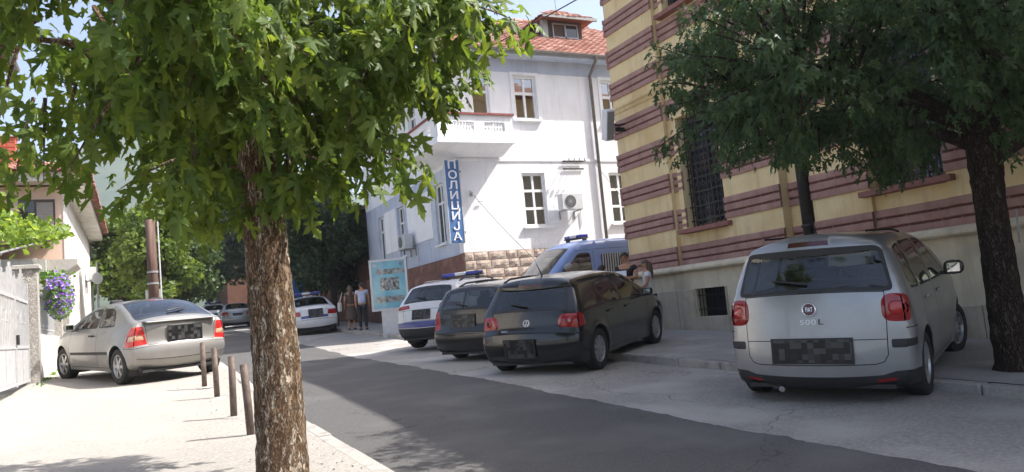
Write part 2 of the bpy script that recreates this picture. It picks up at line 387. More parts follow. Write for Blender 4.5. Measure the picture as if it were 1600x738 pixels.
def bars(parent, name, o, u, n, w_, h_, nv, nh, mat, t=.009, deco=False):
    o, u, n = Vector(o), Vector(u), Vector(n); m = MB()
    for i in range(nv): 
        a = o+u*(w_*(i+.5)/nv-w_/2); m.obox(a+Vector((0, 0, h_/2)), u*t, n*t, (0, 0, h_/2))
    for j in range(nh): m.obox(o+Vector((0, 0, h_*(j+.5)/nh)), u*(w_/2), n*(t*.8), (0, 0, t*1.5))
    if deco:
        for i in range(nv-1):
            for j in range(nh-1):
                c = o+u*(w_*(i+1)/nv-w_/2)+Vector((0, 0, h_*(j+1)/nh))
                m.obox(c, (u+Vector((0, 0, 1)))*.05, n*.006, (u*-1+Vector((0, 0, 1)))*.006)
                m.obox(c, (u-Vector((0, 0, 1)))*.05, n*.006, (u+Vector((0, 0, 1)))*.006)
    return m.build(name, mat, parent)
for c in WINC[:3]:
    cw = MB().box(10.72, 10.76, c-.46, c+.47, .74, 1.32).build('cellar_window', dark, YB)
    bars(cw, 'window_grille', (10.52, c+.005, .74), uY, nX, .92, .58, 9, 2, ironb, .008)
frame_brown = pm('brown_window_frame', (.06, .035, .022), (.08, .05, .03), scale=10, rough=.5)
pink = pm('pink_stone_sill', srgb('#97695f'), srgb('#875a52'), scale=6, rough=.85, bump=.2, bscale=50)
for c in WINC[:4]:
    for z0, z1 in ((2.6, 5.0), (7.35, 9.55)):
        wn = MB()
        for a, b, p, q in ((c-WHW, c-WHW+.08, z0, z1), (c+WHW-.08, c+WHW, z0, z1), (c-.04, c+.04, z0, z1), (c-WHW, c+WHW, z1-.08, z1), (c-WHW, c+WHW, z0, z0+.08), (c-WHW, c+WHW, z1-.75, z1-.68)):
            wn.box(10.84, 10.9, a+.001, b-.001, p+.001, q-.001)
        wo_ = wn.build('window', frame_brown, YB)
        for s in (-1, 1):
            for p, q in ((z0+.08, z1-.75), (z1-.68, z1-.08)):
                yy = sorted((c+s*.04, c+s*(WHW-.08))); MB().box(10.87, 10.88, yy[0], yy[1], p, q).build('pane', winglass, wo_)
        bars(wo_, 'window_grille', (10.72, c, z0), uY, nX, 2*WHW-.04, z1-z0, 9, 8, ironb, .011, True)
        o = MB().box(10.42, 10.8, c-WHW-.14, c+WHW+.14, z0-.1, z0-.005).build('window_sill', pink, wo_); bevel(o, .012)
        # raised yellow surround
        s_ = MB()
        for a, b in ((c-WHW-.13, c-WHW-.002), (c+WHW+.002, c+WHW+.13)): s_.box(10.56 if b < c else 10.585, 10.9, a, b, z0, z1+.1)
        s_.box(10.56, 10.9, c-WHW-.13, c+WHW+.13, z1+.002, z1+.16)
        s_.build('window_surround', yellow, wo_)
for c in WINC[:3]:
    yy = c-PER/2-.28
    m = MB().tube([(10.62, yy, EAVE-.1), (10.62, yy, .45)], .105, 14)
    for z in (2.2, 4.4, 6.6, 8.8): m.lathe([(.106, 0), (.125, .005), (.125, .05), (.106, .055)], 14, Matrix.Translation((10.62, yy, z)))
    m.build('downpipe', pipe_dark, YB, smooth=True)
tilem = pm('roof_tile', srgb('#835a4d'), srgb('#704839'), scale=8, rough=.9, bump=.3, bscale=30, c3=srgb('#b87a5e'), scale3=2)
m = MB(); m.add([(10.05, YEND-.5, EAVE+.03), (10.05, 15.5, EAVE+.03), (24.5, 15.5, EAVE+.03), (24.5, YEND-.5, EAVE+.03), (16.5, 9.5, EAVE+2.4), (16.5, YEND+5, EAVE+2.4)],
                  [(0, 1, 4, 5), (1, 2, 4), (2, 3, 5, 4), (3, 0, 5), (3, 2, 1, 0)]); m.build('roof', tilem, YB)
# floodlight / loudspeaker box on the corner of the striped building
greymetal = pm('grey_metal', (.32, .33, .34), (.26, .27, .28), scale=14, rough=.5, metal=.3)
lightgrey = pm('light_grey_plastic', (.55, .56, .57), (.48, .49, .5), scale=9, rough=.5)
SP = thing('loudspeaker_box', 'grey tilted loudspeaker box on a bracket at the striped building corner', 'loudspeaker', (10.2, 14.6, 5.2))
c = Vector((10.02, 14.6, 5.3)); tilt = Matrix.Rotation(R_(-9), 3, 'Y') @ Matrix.Rotation(R_(24), 3, 'X')
ax, ay, az = (tilt @ Vector(v) for v in ((.115, 0, 0), (0, .1, 0), (0, 0, .36)))
bevel(MB().obox(c, ax, ay, az).build('housing', pm('white_housing', (.78, .78, .78), (.7, .7, .7), scale=6, rough=.5), SP), .02)
MB().obox(c-ay*1.04, ax*.84, ay*.04, az*.9).build('grille', greymetal, SP)
MB().tube([c+ax*.6, (10.3, 14.6, 5.3), (10.52, 14.6, 5.34)], .025, 8).obox((10.35, 14.6, 5.2), (.13, 0, 0), (0, .015, 0), (0, 0, .05)).build('bracket', ironb, SP)

# ---------------------------------------------------------------- white police building
def wood_white(): return pm('white_window_frame', (.8, .8, .79), (.72, .72, .71), scale=8, rough=.5)
white_wall = pm('white_rough_render', (.82, .82, .83), (.75, .75, .77), scale=1.6, rough=.95, bump=.6, bscale=48, c3=(.7, .7, .73), scale3=.7, streak=(.8, .52, .8))
white_smooth = pm('white_smooth_render', (.84, .84, .84), (.78, .78, .79), scale=1.2, rough=.9, bump=.15, bscale=30, c3=(.72, .73, .75), scale3=.8, streak=(.8, .52, .8))
shadeblue = pm('shade_blue_render', (.47, .52, .62), (.41, .46, .56), scale=1.8, rough=.9, bump=.3, bscale=24, c3=(.53, .57, .64), scale3=.6, streak=(.78, .5, .8))  # white render with the bluish shade of the side wall put into its colour
stone = pm('rusticated_stone', srgb('#b3a294'), srgb('#96857a'), scale=9, rough=.95, bump=1.0, bscale=22, c3=srgb('#c4b6aa'), scale3=4)
redstone = pm('red_brown_stone', srgb('#7d5a4d'), srgb('#6a4a40'), scale=5, rough=.9, bump=.6, bscale=14, c3=srgb('#8d6a5c'), scale3=2)
PX0, PY0, PX1, PY1 = 9.15, 21.8, 23.0, 32.4; PEAVE = 9.45; GPB = .6
PB = thing('police_building', 'white two storey police building with red tiled roof and corner balcony', 'building', (PX0, PY0, GPB))
uX = (1, 0, 0); nY = (0, -1, 0)
fw1 = [(11.38, 12.24, 3.85, 5.62), (14.75, 15.61, 3.85, 5.62), (18.2, 19.06, 3.85, 5.62)]
fw2 = [(11.38, 12.24, 7.4, 8.9), (14.8, 15.66, 7.4, 8.9), (18.2, 19.06, 7.4, 8.9), (9.85, 10.5, 7.4, 8.9)]
cells(Parts('lower_front_wall', white_wall, PB), (0, PY0, 0), uX, nY, .35, PX0, PX1, 3.12, 6.05, fw1)
cells(Parts('middle_front_wall', white_wall, PB), (0, PY0, 0), uX, nY, .35, PX0, PX1, 6.05, 7.3, fw2)
cells(Parts('upper_front_wall', white_smooth, PB), (0, PY0+.0, 0), uX, nY, .35, PX0, PX1, 7.3, 8.98, fw2)
MB().box(PX0-.012, PX1, PY0-.012, PY0+.3, 8.98, PEAVE+.1).build('eaves_shade_band', shadeblue, PB)  # wall top whose blue-grey colour stands for the shade under the eaves
MB().box(PX0-.02, PX1, PY0-.03, PY0, 6.0, 6.07).build('string_course', white_smooth, PB)
sw = [(23.15, 23.95, 3.6, 5.6), (27.3, 28.1, 3.6, 5.5), (29.9, 30.7, 3.6, 5.5), (23.15, 23.95, 7.4, 8.9), (27.3, 28.1, 7.4, 8.9), (29.9, 30.7, 7.4, 8.9), (25.2, 26.0, 7.4, 8.9)]
door = (26.6, 27.0, 1.2, 3.3)
cells(Parts('lower_side_wall', shadeblue, PB), (PX0, 0, 0), uY, nX, .35, PY0+.35, PY1, 3.1, 6.0, sw)
cells(Parts('upper_side_wall', white_smooth, PB), (PX0-.008, 0, 0), uY, nX, .3, PY0+.36, PY1, 6.0, PEAVE+.1, sw)
MB().box(PX0-.03, PX0, 24.3, 26.9, 3.9, 5.55).build('pale_panel', white_smooth, PB)
MB().box(PX0-.025, PX0, 28.25, 29.8, 3.9, 5.55).build('pale_panel', white_smooth, PB)
MB().box(PX0+.36, PX1, PY0+.36, PY1, .2, PEAVE).build('core_wall', dark, PB)
MB().box(PX0+.01, PX0+.34, PY0+.35, 33.2, .3, 3.1).build('side_base', redstone, PB)
# blocks of the side base
def blockwork(parent, name, o, u, n, u0, u1, zlist, lens, mat, proud=.03, rough=.02):
    o, u, n = Vector(o), Vector(u), Vector(n)
    protos = []
    for r_ in range(len(zlist)-1):
        z0, z1 = zlist[r_], zlist[r_+1]; a = u0-(lens[0]*.5 if r_ % 2 else 0); 
        while a < u1:
            ln = random.choice(lens); p, q = max(a, u0)+.012, min(a+ln, u1)-.012; a += ln
            if q-p < .06: continue
            V = []; F = []
            nx_, nz_ = 4, 3
            for j in range(nz_+1):
                for i in range(nx_+1):
                    e = i in (0, nx_) or j in (0, nz_)
                    V.append(o+u*(p+(q-p)*i/nx_)+Vector((0, 0, z0+.01+(z1-z0-.02)*j/nz_))+n*(0.004 if e else proud+random.uniform(-rough, rough)))
            for j in range(nz_):
                for i in range(nx_): F.append((j*(nx_+1)+i, j*(nx_+1)+i+1, (j+1)*(nx_+1)+i+1, (j+1)*(nx_+1)+i))
            MB().add(V, F).build(name, mat, parent)
sb = MB().box(PX0-.02, PX1, PY0-.06, PY0+.33, .3, 3.12).build('stone_base', pm('dark_joint', srgb('#7d6a5c'), srgb('#6d5b4f'), scale=9, rough=1), PB)
blockwork(sb, 'stone_block', (0, PY0-.06, 0), uX, nY, PX0-.02, 17.5, [.9, 1.18, 1.46, 1.74, 2.02, 2.3, 2.58, 2.86, 3.12], [.38, .5, .62], stone, .032, .012)
sb2 = MB().box(PX0-.05, PX0+.05, PY0-.05, 26.5, .3, 3.06).build('red_stone_base', redstone, PB)
blockwork(sb2, 'stone_block', (PX0-.05, 0, 0), (0, -1, 0), nX, -26.5, -PY0+.04, [.8, 1.2, 1.6, 2.0, 2.35, 2.7, 3.06], [.7, .9, 1.1], redstone, .012, .006)
def window_unit(parent, o, u, n, w_, h_, mat, gl, cols=2, splits=(0, .33, 1), rec=.14, fr=.06, sill=None, curtain=None):
    """casement window: o = bottom centre on wall plane; splits = pane rows as fractions"""
    o, u, n = Vector(o), Vector(u), Vector(n); up = Vector((0, 0, 1)); b = o-n*rec; m = MB()
    m.obox(b+u*(w_/2-fr/2)+up*h_/2, u*(fr/2), n*.035, up*(h_/2)); m.obox(b-u*(w_/2-fr/2)+up*h_/2, u*(fr/2), n*.035, up*(h_/2))
    for s in splits:
        zc = min(max(s*h_, fr/2), h_-fr/2); m.obox(b+up*zc, u*(w_/2-fr-.001), n*.033, up*(fr/2))
    for c_ in range(1, cols): m.obox(b+u*(w_*c_/cols-w_/2), u*(fr*.45), n*.031, up*0.0001)
    for c_ in range(1, cols): m.obox(b+u*(w_*c_/cols-w_/2)+up*(h_/2), u*(fr*.42), n*.031, up*(h_/2-fr))
    wn = m.build('window', mat, parent)
    for r_ in range(len(splits)-1):
        for c_ in range(cols):
            p = w_*c_/cols-w_/2+fr*(.9 if c_ == 0 else .42); q = w_*(c_+1)/cols-w_/2-fr*(.9 if c_ == cols-1 else .42)
            z0 = max(splits[r_]*h_+fr/2, fr); z1 = min(splits[r_+1]*h_-fr/2, h_-fr)
            # each pane leans a hair differently, as hung casements do
            e = random.uniform(-.006, .006)
            MB().add([b+u*p+up*z0+n*e, b+u*q+up*z0-n*e, b+u*q+up*z1-n*e*.6, b+u*p+up*z1+n*e*.6], [(0, 1, 2, 3)]).build('pane', gl, wn)
    if sill: 
        bevel(MB().obox(o+n*.03-up*.035-n*.06, u*(w_/2+.09), n*.13, up*.032).build('window_sill', sill, wn), .008, 1)
    if curtain: MB().obox(b-n*.16+up*h_/2+u*random.uniform(-.05, .05), u*(w_*.46), n*.01, up*(h_*.48)).build('curtain', curtain, wn)
    return wn
wf = wood_white()
pbglass = glass_mat('house_glass', (.55, .6, .63), 1.7); skyglass = glass_mat('sky_lit_glass', (.2, .22, .24), 4.0)
curt = pm('net_curtain', (.35, .34, .32), (.2, .2, .2), scale=9, rough=.9, stretch=(8, 8, 1))
for a, b, z0, z1 in fw1: window_unit(PB, ((a+b)/2, PY0, z0), uX, nY, b-a, z1-z0, wf, pbglass, 2, (0, .34, .67, 1), .11, .085, white_smooth, curt)
for a, b, z0, z1 in fw2: window_unit(PB, ((a+b)/2, PY0, z0), uX, nY, b-a, z1-z0, wf, skyglass, 2 if b-a > .7 else 1, (0, .6, 1), .11, .09, white_smooth)
for a, b, z0, z1 in sw: window_unit(PB, (PX0, (a+b)/2, z0), (0, -1, 0), nX, b-a, z1-z0, wf, winglass, 2, (0, .68, 1), .12, .07, white_smooth)
# window rebate surround panels on the upper storey (smooth raised frames)
for a, b, z0, z1 in fw2[:3]:
    m = MB(); cells(m, (0, PY0-.025, 0), uX, nY, .025, a-.1, b+.1, z0-.0, z1+.1, [(a, b, z0, z1)]); m.build('window_surround', white_smooth, PB)
# corner balcony: slab, rounded soffit, parapet with oval lattice openings
BAL = MB().prism([(0, 0), (2.62, 0), (2.62, .16), (0, .16)], (8.25, 20.95, 6.4), uX, (0, 0, 1), (0, .85, 0)).build('balcony', white_smooth, PB)
MB().box(8.25, PX0-.03, 21.8, 24.2, 6.4, 6.56).build('balcony_slab', white_smooth, BAL)
MB().add([(8.3, 21.0, 6.4), (10.82, 21.0, 6.4), (10.72, 21.78, 6.12), (9.13, 21.78, 6.12), (8.3, 24.1, 6.4), (9.13, 24.0, 6.12)], [(0, 1, 2, 3), (4, 0, 3, 5)]).build('soffit', white_smooth, BAL)
par = MB()
op = [(8.8, 9.5, 6.78, 7.06), (9.85, 10.55, 6.78, 7.06)]
cells(par, (0, 21.0, 0), uX, nY, .12, 8.3, 10.82, 6.56, 7.28, op)
cells(par, (8.3, 0, 0), uY, nX, .12, 21.1, 24.2, 6.56, 7.28, [(21.6, 22.5, 6.78, 7.06), (22.9, 23.7, 6.78, 7.06)])
par.box(10.7, 10.819, 21.12, 21.8, 6.56, 7.28); par.build('parapet', white_smooth, BAL)
mo = MB().box(8.24, 10.88, 20.94, 21.18, 7.28, 7.34); mo.box(8.24, 8.46, 21.18, 24.25, 7.28, 7.34); mo.build('parapet_coping', pm('dark_red_coping', srgb('#7a3a35'), srgb('#8a4a42'), scale=6, rough=.7), BAL)
lt = MB()
for a, b, z0, z1 in op:
    for i in range(1, 7): lt.box(a+(b-a)*i/7-.02, a+(b-a)*i/7+.02, 21.03, 21.09, z0, z1)
    lt.box(a, b, 21.035, 21.085, (z0+z1)/2-.03, (z0+z1)/2+.02)
for a, b in ((21.6, 22.5), (22.9, 23.7)):
    for i in range(1, 7): lt.box(8.33, 8.39, a+(b-a)*i/7-.02, a+(b-a)*i/7+.02, 6.78, 7.06)
    lt.box(8.335, 8.385, a, b, 6.89, 6.94)
tag(lt.build('lattice', wf, BAL), kind='stuff')
# roof: hip with individual tile courses
RFZ = PEAVE+.08; ov = .55
e0 = Vector((PX0-ov, PY0-ov, RFZ)); e1 = Vector((PX1+ov, PY0-ov, RFZ)); e2 = Vector((PX1+ov, PY1+ov, RFZ)); e3 = Vector((PX0-ov, PY1+ov, RFZ))
hr = 5.85; rh = 3.5
k0 = Vector((PX0-ov+5.5, (PY0+PY1)/2, RFZ+rh)); k1 = Vector((PX1+ov-5.5, (PY0+PY1)/2, RFZ+rh))
RF = MB().add([e0, e1, e2, e3, k0, k1], [(0, 1, 5, 4), (1, 2, 5), (2, 3, 4, 5), (3, 0, 4), (3, 2, 1, 0)]).build('roof', tilem, PB)
def tile_material():
    m = pm('clay_tiles', srgb('#b0644c'), srgb('#96503a'), scale=3, rough=.85, bump=.2, bscale=40)
    t = m.node_tree; b = t.nodes['Principled BSDF']
    g = t.nodes.new('ShaderNodeNewGeometry'); rp = t.nodes.new('ShaderNodeValToRGB'); e = rp.color_ramp.elements
    e[0].color = srgb('#7a5044')+(1,); e[1].color = srgb('#ad877a')+(1,); e.new(.5).color = srgb('#925f4f')+(1,)
    t.links.new(g.outputs['Random Per Island'], rp.inputs[0]); t.links.new(rp.outputs[0], b.inputs['Base Color']); return m
claytile = tile_material()
def tile_slope(a, b, c, d, name, parent, tw=.24, tl=.3, zoff=.0):
    """tiles over the quad a-b (eave) d-c (ridge)"""
    a, b, c, d = map(Vector, (a, b, c, d)); s = ((d+c)/2-(a+b)/2); n = (b-a).cross(d-a).normalized()
    up = (d-a)-(b-a).normalized()*((d-a).dot((b-a).normalized())); up.normalize(); al = (b-a).normalized()
    H = (d-a).dot(up); rows = int(H/tl); m = MB(); V = []; F = []
    prof = [(-.5, .0), (-.3, .028), (0, .042), (.3, .028), (.5, .0)]
    for r_ in range(rows+1):
        h0 = r_*tl; f = min(h0/H, 1); lo = a.lerp(d, f); hi = b.lerp(c, f); L_ = (hi-lo).length; nt_ = int(L_/tw)
        for k in range(nt_):
            ctr = lo+al*((k+.5+(.5 if r_ % 2 else 0)*0)*tw); j = random.uniform(-.008, .008); jj = random.uniform(-.012, .012)
            base = len(V)
            for q, (x, z) in enumerate(prof): V.append(ctr+al*(x*tw*.97)+n*(z+.05+j)-up*(.03+jj))
            for q, (x, z) in enumerate(prof): V.append(ctr+al*(x*tw*.92)+n*(z+.012)+up*(tl*1.02))
            for q, (x, z) in enumerate(prof): V.append(ctr+al*(x*tw*.97)+n*(z+.012)-up*(.03+jj))
            for q in range(4):
                F.append((base+q, base+q+1, base+5+q+1, base+5+q)); F.append((base+10+q, base+10+q+1, base+q+1, base+q))
    o = link(name, raw_mesh(name, [tuple(p) for p in V], F, claytile), None, parent, True); return tag(o, kind='stuff')
tile_slope(e0, e1, k1, k0, 'roof_tiles', RF); tile_slope(e3, e0, k0, k0+Vector((0, .01, 0)), 'roof_tiles', RF)
def ridge(pts, parent):
    a, b = map(Vector, pts); L_ = (b-a).length; n_ = int(L_/.36); d = (b-a)/n_
    m = MB()
    for i in range(n_): m.tube([a+d*i+Vector((0, 0, .03+.02*(i % 2))), a+d*(i+1.04)+Vector((0, 0, .035))], [.12, .1], 7)
    m.build('ridge_tiles', claytile, parent)
ridge((e0, k0), RF); ridge((k0, k1), RF)
MB().box(PX0-ov+.06, PX1+ov, PY0-ov+.06, PY0, PEAVE-.02, RFZ-.004).box(PX0-ov+.06, PX0, PY0, PY1+ov, PEAVE-.02, RFZ-.004).build('eaves_soffit', shadeblue, RF)
gm = MB()
gp = [(.07*math.cos(t), .07*math.sin(t)) for t in np.linspace(math.pi, 2*math.pi, 9)]; gp = gp+[(x*.85, z*.85) for x, z in gp[::-1]]
gm.prism(gp, (PX0-ov, PY0-ov-.06, RFZ+.03), (0, 1, 0), (0, 0, 1), (PX1-PX0+2*ov, 0, 0)); gm.prism(gp, (PX0-ov-.06, PY0-ov, RFZ+.03), (1, 0, 0), (0, 0, 1), (0, PY1-PY0+2*ov, 0))
zinc = pm('weathered_zinc', (.28, .27, .26), (.2, .19, .18), scale=6, rough=.6, metal=.5)
gm.build('gutter', zinc, RF, fixn=True)
MB().tube([(14.35, PY0-ov-.05, RFZ), (14.35, PY0-ov-.05, RFZ-.12), (14.35, PY0-.1, RFZ-.55), (14.35, PY0-.1, 1.0)], .055, 10).build('downpipe', pm('brown_grey_pipe', (.2, .18, .165), (.15, .135, .12), scale=7, rough=.6, metal=.3), PB, smooth=True)
# dormer
DX, DY = 14.9, 23.9; dz = RFZ+(DY-(PY0-ov))*rh/hr*1.0
DM = MB().box(DX-.75, DX+.75, DY, DY+2.2, dz-.25, dz+.72).build('dormer', pm('dark_brown_boards', (.1, .075, .06), (.07, .05, .04), scale=8, rough=.9, stretch=(1, 1, 6)), RF)
window_unit_dorm = MB()
window_unit_dorm.box(DX-.55, DX-.5, DY-.05, DY-.002, dz+.05, dz+.62).box(DX+.5, DX+.55, DY-.05, DY-.002, dz+.05, dz+.62).box(DX-.03, DX+.03, DY-.05, DY-.002, dz+.05, dz+.62).box(DX-.5, DX+.5, DY-.05, DY-.002, dz+.56, dz+.62).box(DX-.5, DX+.5, DY-.05, DY-.002, dz+.05, dz+.1).build('dormer_window', greymetal, RF)
MB().box(DX+.04, DX+.49, DY-.03, DY-.012, dz+.1, dz+.56).build('dormer_pane', winglass, RF)
MB().box(DX-1.0, DX-.78, DY-.1, DY+.1, dz-.2, dz+.7).build('dormer_cheek', greymetal, RF)
d0 = Vector((DX-1.15, DY-.45, dz+.72)); d1 = Vector((DX+1.15, DY-.45, dz+.72)); dk = Vector((DX, DY+.35, dz+1.25)); db0 = d0+Vector((0, 3, 0)); db1 = d1+Vector((0, 3, 0)); dkb = dk+Vector((0, 2.6, 0))
MB().add([d0, d1, dk, db0, db1, dkb], [(0, 1, 2), (0, 2, 5, 3), (1, 4, 5, 2), (0, 3, 4, 1)]).build('dormer_roof', tilem, RF)
tile_slope(d0, d1, dk+Vector((.02, 0, 0)), dk-Vector((.02, 0, 0)), 'roof_tiles', RF); tile_slope(db0, d0, dk, dkb, 'roof_tiles', RF)
MB().box(DX-1.17, DX+1.17, DY-.5, DY-.42, dz+.64, dz+.75).build('dormer_fascia', zinc, RF)
MB().tube([(15.6, 25.5, RFZ+2.5), (15.55, 25.5, RFZ+5.6)], .02, 6).build('aerial_mast', greymetal, RF)

# vertical police sign
signblue = pm('sign_blue', srgb('#3f6596'), srgb('#4a70a0'), scale=3, rough=.5)
signwhite = pm('sign_white', (.75, .76, .78), rough=.5)
SG = thing('police_sign', 'blue vertical sign with white Cyrillic letters on the white building corner', 'sign', (8.9, 21.62, 3.5))
SGY = 21.55
bevel(MB().box(8.64, 9.1, SGY, SGY+.12, 3.42, 5.98).build('sign_board', signblue, SG), .01, 1)
fr_ = MB()
for x in (8.625, 9.1): fr_.box(x, x+.02, SGY-.012, SGY+.13, 3.4, 6.0)
fr_.build('sign_frame', lightgrey, SG)
for i, ch in enumerate('ПОЛИЦИЈА'):
    me = text_mesh(ch, .36, .012); xform_mesh(me, frame_m((8.875, SGY-.012, 5.82-.318*i), uX, (0, 0, 1)) @ Matrix.Diagonal((1.18, .96, 1, 1)))
    link('letter', me, signwhite, SG, True)
MB().box(9.1, PX0+.02, SGY+.03, SGY+.09, 5.6, 5.66).box(9.1, PX0+.02, SGY+.03, SGY+.09, 3.7, 3.76).build('bracket', ironb, SG)
def ac_unit(loc, u, n, label):
    """split air conditioner outdoor unit; loc = bottom centre on wall"""
    o, u, n = Vector(loc), Vector(u), Vector(n); up = Vector((0, 0, 1))
    A = thing('air_conditioner', label, 'air conditioner', o, 'air conditioners on house walls')
    c = o+n*.3+up*.28
    bevel(MB().obox(c, u*.4, n*.15, up*.27).build('housing', lightgrey, A), .02)
    M_ = frame_m(c+n*.152-u*.08, u, up)
    M_ = frame_m(c+n*.152-u*.08, u, n.cross(u)*(1 if n.cross(u).z > 0 else -1))
    m = MB().lathe([(.0, .004), (.2, .004)], 20, M_); m.build('fan_opening', dark, A, fixn=True)
    m = MB()
    for r_ in (.05, .1, .15, .2): m.lathe([(r_-.006, .006), (r_-.006, .016), (r_+.006, .016), (r_+.006, .006)], 20, M_, True)
    for k in range(8): t = k*math.pi/8; d = u*math.cos(t)+up*math.sin(t); m.obox(c+n*.165-u*.08, d*.205, n*.004, d.cross(n)*.005)
    m.build('fan_guard', greymetal, A)
    MB().obox(o+n*.22-up*.01-u*.28, u*.02, n*.24, up*.015).obox(o+n*.22-up*.01+u*.28, u*.02, n*.24, up*.015).obox(o+n*.02-up*.12-u*.28, u*.02, n*.015, up*.14).obox(o+n*.02-up*.12+u*.28, u*.02, n*.015, up*.14).build('bracket', greymetal, A)
    MB().tube([c+u*.41-up*.1, c+u*.5-n*.1-up*.14, o+u*.52+n*.03+up*.0, o+u*.52+n*.03+up*-.5], .018, 6).build('pipe', lightgrey, A)
    return A
ac_unit((12.95, PY0, 4.3), uX, nY, 'white air conditioner beside a ground floor window of the police building')
ac_unit((PX0, 26.5, 3.75), (0, -1, 0), nX, 'white air conditioner on the shaded side wall of the police building')
# insulator rack for the wires and security camera
RK = thing('insulator_rack', 'metal rack of wire insulators high on the white police facade', 'insulator rack', (13.4, PY0, 5.7))
m = MB()
for i in range(4): 
    x = 13.05+i*.2; m.tube([(x, PY0-.06, 6.0), (x, PY0-.34, 5.94)], .012, 6)
m.box(12.95, 13.75, PY0-.08, PY0-.05, 5.97, 6.02); m.box(12.95, 13.75, PY0-.06, PY0-.03, 5.72, 5.76); m.build('bracket', ironb, RK)
m = MB()
for i in range(4): m.lathe([(.0, .0), (.035, .0), (.045, .04), (.03, .06), (.04, .09), (.02, .12), (0, .12)], 8, Matrix.Translation((13.05+i*.2, PY0-.34, 5.94)))
m.build('insulator', lightgrey, RK, smooth=True)
SCm = thing('security_camera', 'small white security camera beside the police sign', 'camera', (9.5, PY0, 5.0))
MB().tube([(9.4, PY0-.3, 4.98), (9.55, PY0-.05, 5.05)], .05, 8).build('camera_body', lightgrey, SCm); MB().tube([(9.55, PY0-.06, 5.02), (9.55, PY0, 4.95)], .02, 6).box(9.5, 9.6, PY0-.02, PY0, 4.88, 5.02).build('bracket', greymetal, SCm)
MB().tube([(9.75, PY0-.06, 4.7), (9.9, PY0-.06, 4.7)], .02, 6).build('conduit', greymetal, SCm)
# overhead and facade wires
def wire(a, b, sag, r_, label, mat=ironb):
    a, b = Vector(a), Vector(b); P = [a.lerp(b, t)+Vector((0, 0, -sag*4*t*(1-t))) for t in np.linspace(0, 1, 24)]
    o = MB().tube(P, r_, 5).build('cable', mat); tag(o, label, 'cable')
wire((9.6, 21.7, 4.9), (12.2, 19.5, 1.2), .3, .007, 'thin black cable sagging down from the police sign across the stone base')
wire((7.7, 27.5, 9.1), (12.5, 10.0, 9.6), .25, .018, 'black overhead cable running up past the tiled roof')
wire((14.2, PY0-.1, 5.9), (13.2, 17, 2.6), .1, .008, 'faint cable drooping from the insulator rack')

# ---------------------------------------------------------------- left house with terrace, tiled roof
pinkw = pm('pink_render', srgb('#d9bfae'), srgb('#cfb3a1'), scale=2, rough=.9, bump=.3, bscale=30)
creamw = pm('cream_render', (.72, .69, .64), (.64, .61, .56), scale=2, rough=.9, bump=.3, bscale=30, c3=(.55, .52, .47), scale3=1, streak=(.7, .5, .8))
concrete = pm('rough_concrete', (.42, .4, .37), (.34, .325, .3), scale=10, rough=.95, bump=.5, bscale=40, c3=(.5, .48, .45), scale3=3)
LH = thing('pink_house', 'pink and cream house with low red tiled roof behind the left fence', 'house', (-4, 27, 1.0))
MB().box(-10, -1.9, 27, 44, .6, 6.35).build('wall', pinkw, LH)
MB().box(-1.9, -1.87, 26.98, 44, .6, 6.35).build('street_wall', creamw, LH)
MB().box(-10.6, -1.3, 26.3, 44.6, 6.35, 6.62).box(-10, -1.9, 27, 44, 6.3, 6.4).build('eaves_board', creamw, LH)
le0, le1, le2, le3 = Vector((-10.8, 26.1, 6.62)), Vector((-1.1, 26.1, 6.62)), Vector((-1.1, 44.8, 6.62)), Vector((-10.8, 44.8, 6.62)); lk0, lk1 = Vector((-5.9, 31, 8.4)), Vector((-5.9, 40, 8.4))
LR = MB().add([le0, le1, le2, le3, lk0, lk1], [(0, 1, 4), (1, 2, 5, 4), (2, 3, 5), (3, 0, 4, 5), (3, 2, 1, 0)]).build('roof', tilem, LH)
tile_slope(le0, le1, lk0+Vector((.02, 0, 0)), lk0-Vector((.02, 0, 0)), 'roof_tiles', LR); tile_slope(le1, le2, lk1, lk0, 'roof_tiles', LR)
chb = pm('chimney_brick', srgb('#b8604a'), srgb('#a04c38'), scale=12, rough=.9, bump=.4, bscale=30)
ch = MB().box(-3.62, -3.15, 27.6, 28.1, 6.6, 8.0).build('chimney', chb, LR)
for i in range(7):
    for j in range(2): MB().box(-3.635+j*.245+.01, -3.635+(j+1)*.245-.01, 27.585, 27.62, 6.9+i*.155, 6.9+i*.155+.13).build('brick', chb, ch)
MB().box(-3.68, -3.09, 27.54, 28.16, 8.0, 8.07).build('chimney_cap', concrete, ch)
shut = pm('grey_shutter', (.3, .28, .26), (.26, .24, .22), scale=6, rough=.7)
for xa, xb, z0, z1 in ((-3.0, -2.15, 4.75, 5.85), (-5.2, -4.2, 4.75, 5.85)):
    wn = MB().box(xa-.05, xb+.05, 26.96, 26.995, z0-.05, z1+.05).build('window', frame_brown, LH)
    for i in range(14): MB().obox(((xa+.42+xb)/2, 26.94, z0+.04+i*(z1-z0-.06)/14), ((xb-xa-.42)/2, 0, 0), (0, .012, .02), (0, -.008, .03)).build('shutter_slat', shut, wn)
    MB().box(xa, xa+.36, 26.945, 26.955, z0, z1).build('pane', winglass, wn)
for i, yy in enumerate((29.5, 34, 39)):
    for z0 in (2.0, 4.7): window_unit(LH, (-1.87, yy, z0), (0, 1, 0), (1, 0, 0), 1.1, 1.3, wf, winglass, 2, (0, 1), .05, .07)
